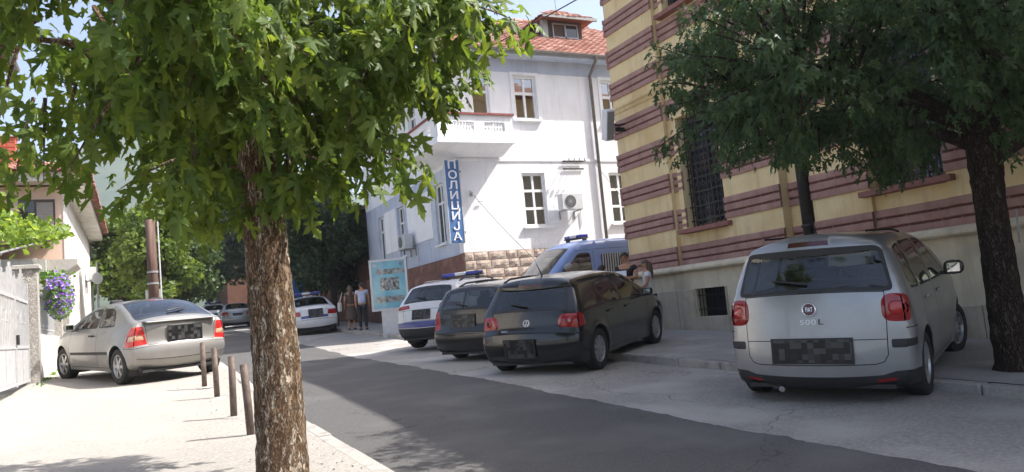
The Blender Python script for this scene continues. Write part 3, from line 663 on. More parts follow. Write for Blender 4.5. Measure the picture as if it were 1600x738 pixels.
# annexe: white block terrace wall with a sloping timber canopy
AN = thing('terrace_annexe', 'white block terrace with brown timber canopy in front of the pink house', 'annexe', (-3.5, 22, .8))
MB().box(-8, -2.3, 23.6, 26.9, .6, 3.75).build('wall', creamw, AN)
for r_ in range(5):
    for k in range(5): MB().box(-4.4+k*.43+(.2 if r_ % 2 else 0), -4.4+k*.43+.415+(.2 if r_ % 2 else 0), 23.57, 23.61, 2.5+r_*.24, 2.5+r_*.24+.225).build('block', pm('white_block', (.6, .6, .6), (.52, .52, .53), scale=5, rough=.9, bump=.3, bscale=30), AN)
timber = pm('brown_timber', (.13, .085, .055), (.09, .06, .04), scale=5, rough=.85, bump=.3, bscale=20, stretch=(1, 8, 1))
MB().add([(-8.2, 23.0, 4.15), (-2.0, 23.0, 4.15), (-2.0, 26.95, 4.75), (-8.2, 26.95, 4.75), (-8.2, 23.0, 4.24), (-2.0, 23.0, 4.24), (-2.0, 26.95, 4.84), (-8.2, 26.95, 4.84)], [(0, 3, 2, 1), (4, 5, 6, 7), (0, 1, 5, 4), (1, 2, 6, 5), (2, 3, 7, 6), (3, 0, 4, 7)]).build('canopy', timber, AN)
for k in range(16): MB().obox((-7.9+k*.38, 24.9, 4.38), (.04, 0, 0), (0, 1.9, .289), (0, -.008, .05)).build('rafter', timber, AN)
MB().box(-8.2, -2.0, 22.97, 23.0, 4.06, 4.3).build('fascia', timber, AN)
MB().prism([(0, 0), (.9, 0), (.9, -.15), (0, -.75)], (-2.3, 24.2, 3.75), (1, 0, 0), (0, 0, 1), (0, 1.6, 0)).build('concrete_bracket', concrete, AN, fixn=True)
for x in (-3.45, -2.36): MB().box(x, x+.28, 23.4, 23.62, .6, 3.7).build('pillar', concrete, AN)
# dark tiled eave poking into the upper left corner
EV = thing('eave_corner', 'dark tiled eave corner poking in at the upper left edge', 'roof', (-3.2, 12.5, .4))
# near eave corner (upper left): boards, gutter and a few tiles
def eave_piece():
    x1, y1, z = -1.74, 9.3, 6.2
    m = MB().add([(-5, 9.9, z), (x1, 9.9, z), (x1, 14.95, z), (-5, 14.95, z), (-5, 9.9, z+1.6), (-5, 14.95, z+1.6)], [(0, 3, 2, 1), (0, 1, 4), (1, 2, 5, 4), (2, 3, 5)])
    m.build('roof_slope', tilem, EV)
    MB().box(x1-.03, x1+.02, 9.9, 14.95, z-.16, z-.005).build('fascia', timber, EV)
    g = MB().tube([(x1+.07, 9.8, z-.1), (x1+.07, 15.05, z-.1)], .06, 8); g.build('gutter', zinc, EV)
    tile_slope((x1+.06, 9.9, z+.02), (x1+.06, 14.95, z+.02), (-5, 14.95, z+1.62), (-5, 9.9, z+1.62), 'roof_tiles', EV)
    MB().box(-5, -2.6, 10.1, 14.7, .1, z-.01).build('wall', creamw, EV)
eave_piece()
# ================================================================ street furniture, fence, gate
rust = pm('rusty_brown_steel', srgb('#6d6058'), srgb('#574a43'), scale=18, rough=.7, metal=.35, bump=.3, bscale=60, c3=srgb('#7d6e63'), scale3=6)
bol_labels = ['nearest and tallest looking brown steel bollard, leaning slightly beside the maple trunk', 'second brown steel bollard from the maple trunk', 'third brown steel bollard from the maple trunk', 'farthest brown steel bollard, standing before the silver hatchback bumper']
BOL = [(.95, 7.94, -.035, .0), (.95, 9.43, .01, .005), (.96, 11.52, -.01, -.01), (.9, 12.89, 0, .01)]
for (x, y, lx, ly), lb in zip(BOL, bol_labels):
    g = gz(x, y); h = .68
    B = thing('bollard', lb, 'bollard', (x, y, g), 'bollards along the left kerb')
    r_ = .038
    MB().tube([(x, y, g-.1), (x+lx*.5, y+ly*.5, g+h*.5), (x+lx, y+ly, g+h)], r_, 16).build('post', rust, B, smooth=True)
    MB().lathe([(r_, -.012), (r_*.97, .004), (r_*.8, .012), (0, .015)], 16, Matrix.Translation((x+lx, y+ly, g+h))).build('cap', rust, B, smooth=True)
    MB().lathe([(.0, .012), (.075, .01), (.1, .004), (.12, -.01)], 14, Matrix.Translation((x, y, g+.004))).build('concrete_footing', kerbmat, B)

# utility pole
pole_red = pm('creosoted_wood', srgb('#5c443b'), srgb('#46332c'), scale=6, rough=.85, bump=.6, bscale=10, stretch=(3, 3, .35), c3=srgb('#6e564c'), scale3=2)
UP = thing('utility_pole', 'reddish brown wooden utility pole strapped to a concrete footing', 'utility pole', (.42, 22, zleft(22)))
MB().tube([(.44, 22, 1.7), (.42, 22, 4.45)], [.13, .12], 16).build('pole', pole_red, UP, smooth=True)
MB().box(.24, .6, 22.02, 22.3, .4, 2.62).build('footing', pm('whitewashed_concrete', (.6, .59, .56), (.5, .49, .46), scale=8, rough=.9), UP)
for z in (2.75, 3.05): MB().lathe([(.127, 0), (.14, .004), (.14, .045), (.127, .05)], 16, Matrix.Translation((.43, 22, z))).build('strap', greymetal, UP)
MB().tube([(.62, 21.98, 1.0), (.6, 21.98, 4.4)], .018, 6).build('cable_conduit', lightgrey, UP)

# gate, pillar, low wall with railing
whitemetal = pm('white_painted_metal', (.45, .45, .46), (.37, .37, .38), scale=9, rough=.5)
pebble = pm('pebbledash', (.42, .39, .35), (.24, .22, .2), scale=55, rough=.95, bump=1.2, bscale=60, c3=(.55, .52, .48), scale3=30)
GX = -1.8
GT = thing('metal_gate', 'white barred metal gate with solid lower panels at the left edge', 'gate', (GX, 14.8, zleft(14.8)))
gz0, gz1 = .78, 2.55
m = MB()
for y in (13.0, 14.9, 15.0, 16.62): m.box(GX-.025, GX+.025, y-.025, y+.025, gz0-.05, gz1)
for z in (gz0, 1.38, 2.2): m.box(GX-.022, GX+.022, 13.0, 16.62, z-.025, z+.025)
m.build('gate_frame', whitemetal, GT)
k = 0
for y in np.arange(13.1, 16.6, .17):
    if abs(y-14.95) < .08: continue
    MB().box(GX-.009, GX+.009, y-.009, y+.009, 1.4, gz1+.12*math.sin(k*.9)+.1).build('gate_bar', whitemetal, GT); k += 1
for a, b in ((13.05, 13.9), (13.95, 14.87), (15.03, 15.8), (15.85, 16.58)): MB().box(GX-.008, GX+.008, a, b, gz0+.03, 1.35).build('gate_panel', whitemetal, GT)
m = MB()
for y in np.arange(13.3, 16.5, .42):
    for s in (-1, 1):
        P = [(GX, y+s*(.02+.07*math.sin(t)), 1.75+.18*t/3.1+.04*math.cos(2*t)) for t in np.linspace(0, 4.5, 14)]; m.tube(P, .008, 5)
m.build('scrollwork', whitemetal, GT)
MB().box(GX+.03, GX+.06, 14.9, 15.05, 1.42, 1.58).build('lock_box', ironb, GT)
GP = thing('gate_pillar', 'pebbledash gate pillar with a flat cap beside the white gate', 'pillar', (GX, 16.85, zleft(16.85)))
MB().box(GX-.17, GX+.17, 16.68, 17.02, .4, 2.82).build('shaft', pebble, GP)
bevel(MB().box(GX-.22, GX+.22, 16.63, 17.07, 2.82, 2.9).build('cap', concrete, GP), .012)
FW = thing('fence_wall', 'low cream wall with white railing running back from the gate pillar', 'wall', (GX, 20, zleft(20)))
V = []
def wallseg(y0, y1, z_, x0=GX-.12, x1=GX+.1):
    a, b = zleft(y0)-.25, zleft(y1)-.25
    return MB().add([(x0, y0, a), (x1, y0, a), (x1, y1, b), (x0, y1, b), (x0, y0, z_), (x1, y0, z_), (x1, y1, z_), (x0, y1, z_)], [(0,3,2,1),(4,5,6,7),(0,1,5,4),(1,2,6,5),(2,3,7,6),(3,0,4,7)])
wallseg(17.03, 26.8, 1.62).build('wall', creamw, FW)
for y in (21.9, 24.3): wallseg(y-.17, y+.17, 2.62, GX-.2, GX+.16).build('pillar', pebble, FW)
m = MB()
for z in (1.75, 2.42): m.box(GX-.015, GX+.015, 17.05, 26.8, z-.015, z+.015)
m.build('rail', whitemetal, FW)
for y in np.arange(17.15, 26.8, .13): MB().box(GX-.007, GX+.007, y-.007, y+.007, 1.6, 2.5).build('railing_bar', whitemetal, FW)
# hanging petunias
def blob_leaves(n, fn, size, rng, fold=.25, kind='quad'):
    """n small rhombic leaves at positions fn(rng) -> (p, outward)"""
    p, o_ = fn(rng, n); nz = lambda a: a/(np.linalg.norm(a, axis=1)[:, None]+1e-9)
    d = nz(rng.normal(size=(n, 3))+o_*.7); s_ = nz(np.cross(d, rng.normal(size=(n, 3)))); k = np.cross(d, s_)
    L_ = (size*rng.uniform(.6, 1.35, n))[:, None]; W_ = L_*rng.uniform(.3, .45, n)[:, None]
    V = np.stack([p, p+d*L_*.5+s_*W_+k*W_*fold, p+d*L_, p+d*L_*.5-s_*W_+k*W_*fold], 1).reshape(-1, 3); i = np.arange(n)[:, None]*4
    return V, np.concatenate([i+[[0, 1, 2]], i+[[0, 2, 3]]], 0)
green_l = leaf_mat('basket_leaves', srgb('#3c5a2a'), srgb('#55783a'), srgb('#78974c'), .35)
purple = pm('petunia_purple', srgb('#7a4fb0'), srgb('#5d3596'), scale=9, rough=.6, c3=srgb('#c9b6e6'), scale3=12)
rg = np.random.RandomState(5)
def pet(rng, n):
    o_ = rng.normal(size=(n, 3)); o_ /= np.linalg.norm(o_, axis=1)[:, None]; p = o_*rng.uniform(.5, 1.05, n)[:, None]
    return np.array([-1.48, 19.3, 2.45])+p*np.array([.26, .9, .5]), o_
PT = thing('petunia_basket', 'cascade of purple petunias hanging over the low cream wall', 'flowers', (-1.5, 19.3, 1.9))
MB().box(-1.72, -1.45, 18.5, 20.1, 2.35, 2.55).build('planter', pm('dark_planter', srgb('#3f4a38'), srgb('#353f30'), scale=8, rough=.85), PT)
V_, F_ = blob_leaves(1600, pet, .07, rg); tag(link('foliage', raw_mesh('foliage', V_, F_, green_l), None, PT, True), kind='stuff')
fl = MB()
for i in range(520):
    p, o_ = (a_[0] for a_ in pet(rg, 1)); n_ = Vector(o_)+Vector((.5, -.7, .3)); n_.normalize(); a = n_.orthogonal().normalized(); b = n_.cross(a); p = Vector(p)+n_*.03; r_ = random.uniform(.025, .045)
    vs_ = [p-n_*.015]+[p+(a*math.cos(t)+b*math.sin(t))*r_*(1 if k % 2 else .72) for k, t in enumerate(np.linspace(0, 2*math.pi, 11)[:-1])]
    fl.add(vs_, [(0, k+1, (k+1) % 10+1) for k in range(10)])
tag(fl.build('petunia_flowers', purple, PT), kind='stuff')
PO = thing('flower_pot', 'terracotta pot of green leaves on the fence pillar', 'flower pot', (GX, 21.9, 2.62))
MB().lathe([(0, 0), (.14, 0), (.2, .3), (.22, .3), (.22, .36), (.17, .36), (.16, .3), (0, .3)], 16, Matrix.Translation((GX, 21.9, 2.62))).build('pot', pm('terracotta_pot', srgb('#a5694a'), srgb('#8f573a'), scale=8, rough=.85), PO, smooth=True)
V_, F_ = blob_leaves(260, lambda r, n: (np.array([GX, 21.9, 3.0])+r.normal(size=(n, 3))*np.array([.16, .16, .1]), np.array([[0, 0, 1.]])), .12, rg); tag(link('foliage', raw_mesh('foliage', V_, F_, green_l), None, PO, True), kind='stuff')
# grapevine on a pipe pergola
VN = thing('grapevine', 'bright green grapevine trailing along a pipe pergola at the left', 'vine', (-2.6, 18, zleft(18)))
pa, pb_, pc = np.array([-2.75, 15.0, 3.95]), np.array([-2.55, 19.2, 3.72]), np.array([-1.75, 26.0, 4.75])
MB().tube([(-2.9, 14.2, 4.2), (-2.55, 17.6, 3.35), (-2.4, 18.3, 3.3)], .03, 8).tube([(-2.45, 18.3, 3.32), (-2.45, 18.3, .7)], .03, 8).tube([(-2.7, 16.4, 3.5), (-2.7, 16.4, .6)], .03, 8).tube([(-2.45, 18.3, 3.32), (-2.0, 25.5, 4.5)], .025, 8).build('pergola_pipe', greymetal, VN)
vine_l = leaf_mat('vine_leaves', srgb('#4a6426'), srgb('#667f33'), srgb('#8ba04c'), .38)
def vine(rng, n):
    t = rng.beta(.9, 1.1, n)[:, None]; p = (1-t)**2*pa+2*t*(1-t)*pb_+t*t*pc
    th = .34*(1-t)+.14; o_ = rng.normal(size=(n, 3))
    return p+o_*th*np.array([.6, 1, .62]), np.array([[.3, -.4, .1]])
V_, F_ = blob_leaves(1500, vine, .17, rg, .2); tag(link('foliage', raw_mesh('foliage', V_, F_, vine_l), None, VN, True), kind='stuff')
P = [(1-t)**2*pa+2*t*(1-t)*pb_+t*t*pc for t in np.linspace(0, 1, 14)]; MB().tube([tuple(p) for p in P], .02, 6).build('stem', timber, VN)
ac_unit((-1.86, 37.0, 4.1), (0, 1, 0), (1, 0, 0), 'white air conditioner on the cream street wall of the pink house')
# traffic mirror and small wall notice
MR = thing('round_sign', 'round white sign seen edge-on on a grey post beside the pink house', 'sign', (-1.35, 34, zleft(34)))
MB().tube([(-1.3, 34, zleft(34)-.1), (-1.3, 34, 4.6)], .035, 8).build('post', greymetal, MR)
M_ = Matrix.Translation((-1.3, 33.94, 3.95)) @ Matrix.Rotation(R_(90), 4, 'X') @ Matrix.Rotation(R_(35), 4, 'Y')
MB().lathe([(0, .03), (.2, .03), (.23, .0), (.2, -.03), (0, -.03)], 20, M_).build('disc', lightgrey, MR)
NB = tag(MB().box(-1.86, -1.84, 27.4, 28.2, 2.35, 3.0).build('wall_notice', pm('notice_white', (.7, .7, .68), (.62, .62, .6), scale=5, rough=.6), world=False), 'small white notice with dark lettering on the house wall', 'notice')
nt_ = MB()
for i, (a, b) in enumerate(((27.5, 27.95), (27.5, 28.1), (27.5, 27.8))): nt_.box(-1.839, -1.836, a, b, 2.82-i*.15, 2.88-i*.15)
nt_.build('print_line', pm('dark_print', (.08, .08, .09), rough=.8), NB, True)

# street poster case
PC = thing('poster_case', 'free standing grey poster case with pale blue photo poster on the corner', 'poster case', (7.3, 23.78, zroad(23.8)+.11))
pu = Vector((1.02, -.5, 0)).normalized(); pn = Vector((pu.y, -pu.x, 0)); up = Vector((0, 0, 1)); pc0 = Vector((7.31, 23.78, 0))
bz, tz = 1.58, 3.22; hw = .6
bevel(MB().obox(pc0+up*((bz+tz)/2), pu*hw, pn*.1, up*((tz-bz)/2)).build('case', greymetal, PC), .02)
m = MB()
for s in (-1, 1): m.obox(pc0+pn*.11+pu*s*(hw-.035)+up*((bz+tz)/2), pu*.035, pn*.02, up*((tz-bz)/2))
for z in (bz+.035, tz-.035): m.obox(pc0+pn*.11+up*z, pu*(hw-.071), pn*.02, up*.035)
m.build('frame', lightgrey, PC)
cyan = pm('poster_blue', srgb('#74b6cb'), srgb('#5fa5c0'), scale=1.5, rough=.4, c3=srgb('#93cbd8'), scale3=1.2)
pst = MB().obox(pc0+pn*.104+up*((bz+tz)/2), pu*(hw-.07), pn*.004, up*((tz-bz)/2-.07)).build('poster', cyan, PC)
def photo_mat(nm, a, b, c, sc):
    m = pm(nm, a, b, scale=sc, rough=.5, c3=c, scale3=sc*.6, detail=1); return m
phA = photo_mat('photo_crowd', (.03, .03, .035), (.5, .5, .5), (.2, .14, .12), 11)
phB = photo_mat('photo_street', (.35, .37, .38), (.12, .12, .12), (.45, .5, .45), 8)
for nm, cx_, cz_, w_, h_, mt in (('photo', .06, 2.82, .45, .085, phB), ('photo', .02, 2.42, .3, .2, phA), ('photo', 0, 1.93, .46, .1, phB)):
    MB().obox(pc0+pn*.11+pu*cx_+up*cz_, pu*w_, pn*.003, up*h_).build(nm, mt, pst)
MB().prism([(-.06, .07), (.06, .07), (.06, -.02), (0, -.08), (-.06, -.02)], pc0+pn*.108+pu*.42+up*3.03, pu, up, pn*.004).build('crest', pm('crest_dark', (.1, .12, .2), (.3, .3, .32), scale=20, rough=.5), pst, fixn=True)
MB().prism([(.07*math.cos(t), .06*math.sin(t)) for t in np.linspace(0, 6.28, 13)[:-1]], pc0+pn*.108-pu*.42+up*3.03, pu, up, pn*.004).build('emblem', pm('emblem_grey', (.3, .35, .4), (.45, .5, .52), scale=20, rough=.5), pst, fixn=True)
MB().obox(pc0+up*((bz+.7)/2)+pu*.05, pu*.36, pn*.09, up*((bz-.7)/2)).build('pedestal', lightgrey, PC)
MB().obox(pc0+pn*.128+up*((bz+tz)/2), pu*(hw-.07), pn*.002, up*((tz-bz)/2-.07)).build('glass', glass_mat('clear_glass', (.95, .96, .96), .35), PC)
# ================================================================ cars
rubber = pm('tyre_rubber', (.02, .02, .021), (.03, .029, .028), scale=30, rough=.85)
blackpl = pm('black_plastic', (.022, .022, .024), (.03, .03, .031), scale=40, rough=.6)
seatm = pm('dark_seat_fabric', (.03, .03, .033), (.045, .045, .05), scale=20, rough=.95)
alloy = pm('alloy_silver', (.5, .5, .5), (.42, .42, .42), scale=15, rough=.35, metal=.7)
hubcap = pm('hubcap_grey', (.4, .4, .41), (.32, .32, .33), scale=15, rough=.45, metal=.4)
chrome = pm('chrome', (.7, .7, .71), rough=.12, metal=1)
gapm = pm('panel_gap', (.008, .008, .009), rough=.9)
redlens = pm('red_lens', (.36, .012, .012), (.26, .008, .01), scale=25, rough=.12, coat=.8)
redlens2 = pm('red_lens_bright', (.5, .03, .025), (.4, .02, .02), scale=30, rough=.1, coat=.8)
amberlens = pm('amber_lens', (.6, .3, .17), (.55, .36, .26), scale=10, rough=.12, coat=.8)
whitelens = pm('clear_lens', (.55, .5, .48), (.45, .42, .4), scale=25, rough=.12, coat=.8)
bluelens = pm('blue_lens', (.03, .04, .3), (.02, .03, .22), scale=12, rough=.15, coat=.6)
cglass = glass_mat('car_glass', (.42, .47, .48), 1.15)
cglass_dark = glass_mat('tinted_car_glass', (.3, .33, .34), 1.15)
mirrorm = pm('mirror_glass', (.75, .77, .8), rough=.03, metal=1)
darkred = pm('dark_red_lens', (.07, .008, .009), rough=.15, coat=.6)
def plate_mat():
    m = pm('obscured_plate', (.01, .01, .011), rough=.45); t = m.node_tree; b = t.nodes['Principled BSDF']
    tc = t.nodes.new('ShaderNodeTexCoord'); v = t.nodes.new('ShaderNodeTexVoronoi'); v.distance = 'CHEBYCHEV'; v.inputs['Scale'].default_value = 18; v.inputs['Randomness'].default_value = .15
    t.links.new(tc.outputs['Object'], v.inputs[0]); mr = t.nodes.new('ShaderNodeMapRange'); mr.inputs[1].default_value = .42; mr.inputs[2].default_value = .8; mr.inputs[3].default_value = .003; mr.inputs[4].default_value = .06
    bw = t.nodes.new('ShaderNodeRGBToBW'); t.links.new(v.outputs['Color'], bw.inputs[0]); t.links.new(bw.outputs[0], mr.inputs[0]); t.links.new(mr.outputs[0], b.inputs['Base Color']); return m
platem = plate_mat()
def paint(name, c, metal=.0, rough=.3, c2=None, coat=.7):
    return pm(name, c, c2 or tuple(x*.9 for x in c), scale=3, rough=rough, metal=metal, coat=coat, c3=tuple(x*.85+.003 for x in c), scale3=1.5)
silver_cool = paint('silver_paint', (.38, .385, .39), .55, .36)
silver_warm = paint('silver_warm_paint', (.29, .28, .262), .45, .38)
black_paint = paint('black_paint', (.009, .009, .0095), .0, .2, None, .6)
graphite = paint('graphite_paint', (.018, .018, .019), .1, .25, None, .6)
white_paint = paint('white_paint', (.68, .68, .68), 0, .3)
blue_paint = paint('blue_van_paint', (.2, .3, .58), 0, .35)
navy = pm('police_blue_stripe', (.04, .05, .22), (.05, .06, .25), scale=4, rough=.35, coat=.5)

def chaikin(P, it=3):
    P = np.array(P, float)
    for _ in range(it):
        Q = [P[0]]
        for i in range(len(P)-1): Q += [P[i]*.75+P[i+1]*.25, P[i]*.25+P[i+1]*.75]
        Q.append(P[-1]); P = np.array(Q)
    return P
def resample(P, h):
    d = np.r_[0, np.cumsum(np.linalg.norm(np.diff(P[:, :2], axis=0), axis=1))]; n = max(2, int(d[-1]/h)); s = np.linspace(0, d[-1], n+1)
    return np.stack([np.interp(s, d, P[:, k]) for k in range(P.shape[1])], 1), s
def rp(poly, r=.03, n=4):
    """round the corners of a polygon"""
    P = [np.array(p[:2], float) for p in poly]; out = []
    for i in range(len(P)):
        a, b, c = P[i-1], P[i], P[(i+1) % len(P)]; rr = poly[i][2] if len(poly[i]) > 2 else r
        u, v = a-b, c-b; lu, lv = np.linalg.norm(u), np.linalg.norm(v); k = min(rr, lu*.45, lv*.45); p, q = b+u/lu*k, b+v/lv*k
        for t in np.linspace(0, 1, n+1): out.append((1-t)**2*p+2*t*(1-t)*b+t*t*q)
    return np.array(out)
def dens(poly, h=.05, closed=True):
    out = []; n = len(poly)
    for i in range(n if closed else n-1):
        a, b = np.array(poly[i]), np.array(poly[(i+1) % n]); k = max(1, int(math.ceil(np.linalg.norm(b-a)/h)))
        for j in range(k): out.append(a+(b-a)*j/k)
    if not closed: out.append(np.array(poly[-1]))
    return np.array(out)
def inpoly(pts, poly):
    x, y = pts[:, 0], pts[:, 1]; c = np.zeros(len(pts), bool); n = len(poly); j = n-1
    for i in range(n):
        xi, yi = poly[i]; xj, yj = poly[j]
        if yi != yj: c ^= ((yi > y) != (yj > y)) & (x < (xj-xi)*(y-yi)/(yj-yi)+xi)
        j = i
    return c
def polydist(pts, poly, closed=True):
    d = np.full(len(pts), 1e9); n = len(poly)
    for i in range(n if closed else n-1):
        a, b = poly[i], poly[(i+1) % n]; ab = b-a; L2 = max(ab@ab, 1e-12); t = np.clip(((pts-a)@ab)/L2, 0, 1); d = np.minimum(d, np.linalg.norm(pts-(a+t[:, None]*ab), axis=1))
    return d
def strip(line, wd):
    """thin ribbon polygon along a polyline"""
    L_ = [np.array(p, float) for p in line]; l, r = [], []
    for i, p in enumerate(L_):
        d = L_[min(i+1, len(L_)-1)]-L_[max(i-1, 0)]; d /= np.linalg.norm(d); nn = np.array([-d[1], d[0]])*wd/2; l.append(p+nn); r.append(p-nn)
    return np.array(l+r[::-1])
def cdt(domain, feats, h):
    """triangulate domain polygon with embedded feature polygons; returns verts, {name: (tris, poly)}"""
    loops = [domain]+[dens(f[1], h) for f in feats]; verts = []; edges = []
    for lp in loops:
        k = len(verts); n = len(lp); verts += [tuple(p) for p in lp]; edges += [(k+i, k+(i+1) % n) for i in range(n)]
    mn, mx = domain.min(0), domain.max(0); gx, gy = np.meshgrid(np.arange(mn[0]+h/2, mx[0], h), np.arange(mn[1]+h/2, mx[1], h)); g = np.stack([gx.ravel(), gy.ravel()], 1)
    keep = inpoly(g, domain)
    for lp in loops: 
        k = np.where(keep)[0]
        if len(k): keep[k] &= polydist(g[k], lp) > h*.4
    verts += [tuple(p) for p in g[keep]]
    r = delaunay_2d_cdt([Vector(v) for v in verts], edges, [], 0, 1e-6)
    V = np.array([(v.x, v.y) for v in r[0]]); T = np.array([f for f in r[2] if len(f) == 3])
    cen = V[T].mean(1); own = np.full(len(T), -1); own[~inpoly(cen, domain)] = -2
    for i, f in enumerate(feats):
        q = (own > -2) & inpoly(cen, np.array(f[1])); own[q] = i
    return V, T, own
def make_wheel(parent, M, r_, wd, style, rimmat):
    """M: matrix with local z = outward axle"""
    hub = MB().lathe([(0, -wd*.5), (r_*.6, -wd*.5), (r_*.6, wd*.12), (0, wd*.12)], 20, M).build('wheel', blackpl, parent, False)
    rr = r_*.64
    prof = [(rr, -wd*.48), (r_*.9, -wd*.5), (r_*.985, -wd*.4), (r_, -wd*.25), (r_, wd*.25), (r_*.985, wd*.4), (r_*.9, wd*.5), (r_*.72, wd*.49), (rr, wd*.43), (rr, -wd*.1)]
    MB().lathe(prof, 36, M).build('tyre', rubber, hub, False, True)
    m = MB().lathe([(rr*1.0, wd*.15), (rr*1.0, wd*.44), (rr*.95, wd*.44), (rr*.9, wd*.3), (rr*.9, wd*.14)], 30, M)
    n = {'cover': 9, 'six': 6, 'multi': 10, 'five': 5}[style]
    for k in range(n):
        t = 2*math.pi*k/n; d = Vector((math.cos(t), math.sin(t), 0)); e = Vector((-math.sin(t), math.cos(t), 0))
        w0, w1 = {'cover': (.1, .19), 'six': (.15, .13), 'multi': (.06, .06), 'five': (.16, .12)}[style]; w0 *= rr; w1 *= rr
        V = [d*rr*.2-e*w0, d*rr*.2+e*w0, d*rr*.93+e*w1, d*rr*.93-e*w1]; zz = Vector((0, 0, 1))
        V8 = [M @ (p+zz*wd*(.2)) for p in V]+[M @ (V[0]+zz*wd*.4), M @ (V[1]+zz*wd*.4), M @ (V[2]+zz*wd*.37), M @ (V[3]+zz*wd*.37)]
        m.add(V8, [(0,3,2,1),(4,5,6,7),(0,1,5,4),(1,2,6,5),(2,3,7,6),(3,0,4,7)])
    m.lathe([(rr*.33, wd*.2), (rr*.33, wd*.42), (rr*.2, wd*.45), (0, wd*.45)], 14, M)
    m.build('rim', rimmat, hub, False)
    return hub
class Car:
    def __init__(s, sp):
        s.sp = sp; E_ = chaikin(sp['edge'], 3); s.E, s.s = resample(E_, .045); s.wm = sp['w']/2
        s.z = np.array([p[0] for p in sp['sec']]); s.k = np.array([p[1] for p in sp['sec']])
        s.L = sp['L']; s.rear_n = int(np.argmax(s.E[:, 1]))
        d = np.gradient(s.E[:, :2], axis=0); d /= np.linalg.norm(d, axis=1)[:, None]; s.N = np.stack([-d[:, 1], d[:, 0]], 1)   # outward for rear->front traversal
        s.outl = s.E[:, :2]
    def W(s, x, z):
        x = np.asarray(x, float); z = np.asarray(z, float); sp = s.sp
        k = np.interp(z, s.z, s.k)
        # smooth the section a little
        k = (np.interp(z-.04, s.z, s.k)+2*k+np.interp(z+.04, s.z, s.k))/4
        rt, rl = sp.get('rtaper', (.09, .55)); ft, fl_ = sp.get('ftaper', (.16, .9))
        k = k*(1-rt*np.clip((rl-x)/rl, 0, 1)**2)*(1-ft*np.clip((x-(s.L-fl_))/fl_, 0, 1)**2)
        w = s.wm*k
        for xc in sp['axles']:
            d = np.hypot(x-xc, z-sp['wr']); ra = sp['wr']+.055; w = w+.016*np.exp(-((d-ra)/.05)**2)
        for (zc, dz_, amt) in sp.get('crease', [(.68, .05, .006)]): w = w+amt*np.tanh((zc-z)/dz_)*np.exp(-((z-zc)/.14)**2)
        P = np.stack([np.ravel(x), np.ravel(z)], 1); d = polydist(P, s.outl, False).reshape(x.shape); r_ = sp.get('round', .055)
        q = np.clip(1-d/r_, 0, 1); w = w-r_*.55*(1-np.sqrt(np.maximum(0, 1-q*q)))
        return w
    def side(s, pts): return np.stack([pts[:, 0], s.W(pts[:, 0], pts[:, 1]), pts[:, 1]], 1)
    def top(s, u, t):
        """u = arclength, t = -1..1"""
        x = np.interp(u, s.s, s.E[:, 0]); z = np.interp(u, s.s, s.E[:, 1]); b = np.interp(u, s.s, s.E[:, 2]); nx = np.interp(u, s.s, s.N[:, 0]); nz = np.interp(u, s.s, s.N[:, 1])
        w = np.interp(u, s.s, s.we); p = s.sp.get('p', 2.6); f = b*(1-np.abs(t)**p)
        return np.stack([x+nx*f, t*w, z+nz*f], 1)
    def u_of_z(s, z, front=False):
        i = s.rear_n
        if front: return np.interp(-np.asarray(z), -s.E[i:, 1], s.s[i:])
        zz = np.maximum.accumulate(s.E[:i+1, 1]+np.arange(i+1)*1e-9); return np.interp(z, zz, s.s[:i+1])
    def rear_pt(s, y, z, off=0., front=False):
        u = s.u_of_z(z, front); w = np.interp(u, s.s, s.we); t = np.clip(y/w, -1, 1); p = s.top(np.array([u]), np.array([t]))[0]
        nx = np.interp(u, s.s, s.N[:, 0]); nz = np.interp(u, s.s, s.N[:, 1]); return Vector((p[0]+nx*off, p[1], p[2]+nz*off)), Vector((nx, 0, nz))
    def build(s, root):
        sp = s.sp; s.we = s.W(s.E[:, 0], s.E[:, 1])
        Z0 = s.E[0, 1]; Z1 = s.E[-1, 1]; h = sp.get('h', .07)
        # ---- side domain
        dom = np.vstack([s.outl, dens(np.array([s.outl[-1], [s.E[-1, 0]-.25, sp['sill']], [s.E[0, 0]+.2, sp['sill']], s.outl[0]]), .12, False)[1:-1]])
        feats = []
        for xc in sp['axles']:
            ra = sp['wr']+.055; t = np.linspace(0, 2*math.pi, 40)[:-1]
            feats.append((None, np.stack([xc+ra*np.cos(t), sp['wr']+ra*np.sin(t)], 1), None, 0))
        feats = list(sp['side'])+feats
        V, T, own = cdt(dom, feats, h); P = s.side(V)
        parts = {}
        Vb = []; Fb = []
        def emit(Vv, Tt, flip):
            k = len(Vb); used = np.unique(Tt); mp = -np.ones(len(Vv), int); mp[used] = np.arange(len(used)); Vb.extend([tuple(p) for p in Vv[used]])
            Fb.extend([tuple(k+mp[i] for i in (f[::-1] if flip else f)) for f in Tt])
        body = T[own == -1]
        for sgn in (1, -1):
            Q = P*np.array([1, sgn, 1]); emit(Q, body, sgn > 0)
            for i, f in enumerate(feats):
                nm, poly, mt, rel = f[:4]
                if nm is None: continue
                if len(f) > 4 and f[4] and f[4] != sgn: emit(Q, T[own == i], sgn > 0); continue
                tt = T[own == i]
                if not len(tt): continue
                Qr = Q.copy()
                if rel: 
                    us = np.unique(tt); dd = polydist(V[us], np.array(poly)); Qr[us, 1] += sgn*rel*np.minimum(1, dd/.018)
                s.emit_part(root, nm, Qr, tt, sgn > 0, mt)
        # ---- top / rear strip
        ts = 0.78
        n_ = len(s.s); tt_ = np.linspace(-1, 1, 23)*ts
        dom2 = np.vstack([np.stack([s.s, np.full(n_, -ts)], 1), np.stack([np.full(21, s.s[-1]), tt_[1:-1]], 1), np.stack([s.s[::-1], np.full(n_, ts)], 1), np.stack([np.zeros(21), tt_[1:-1][::-1]], 1)])
        f2 = []
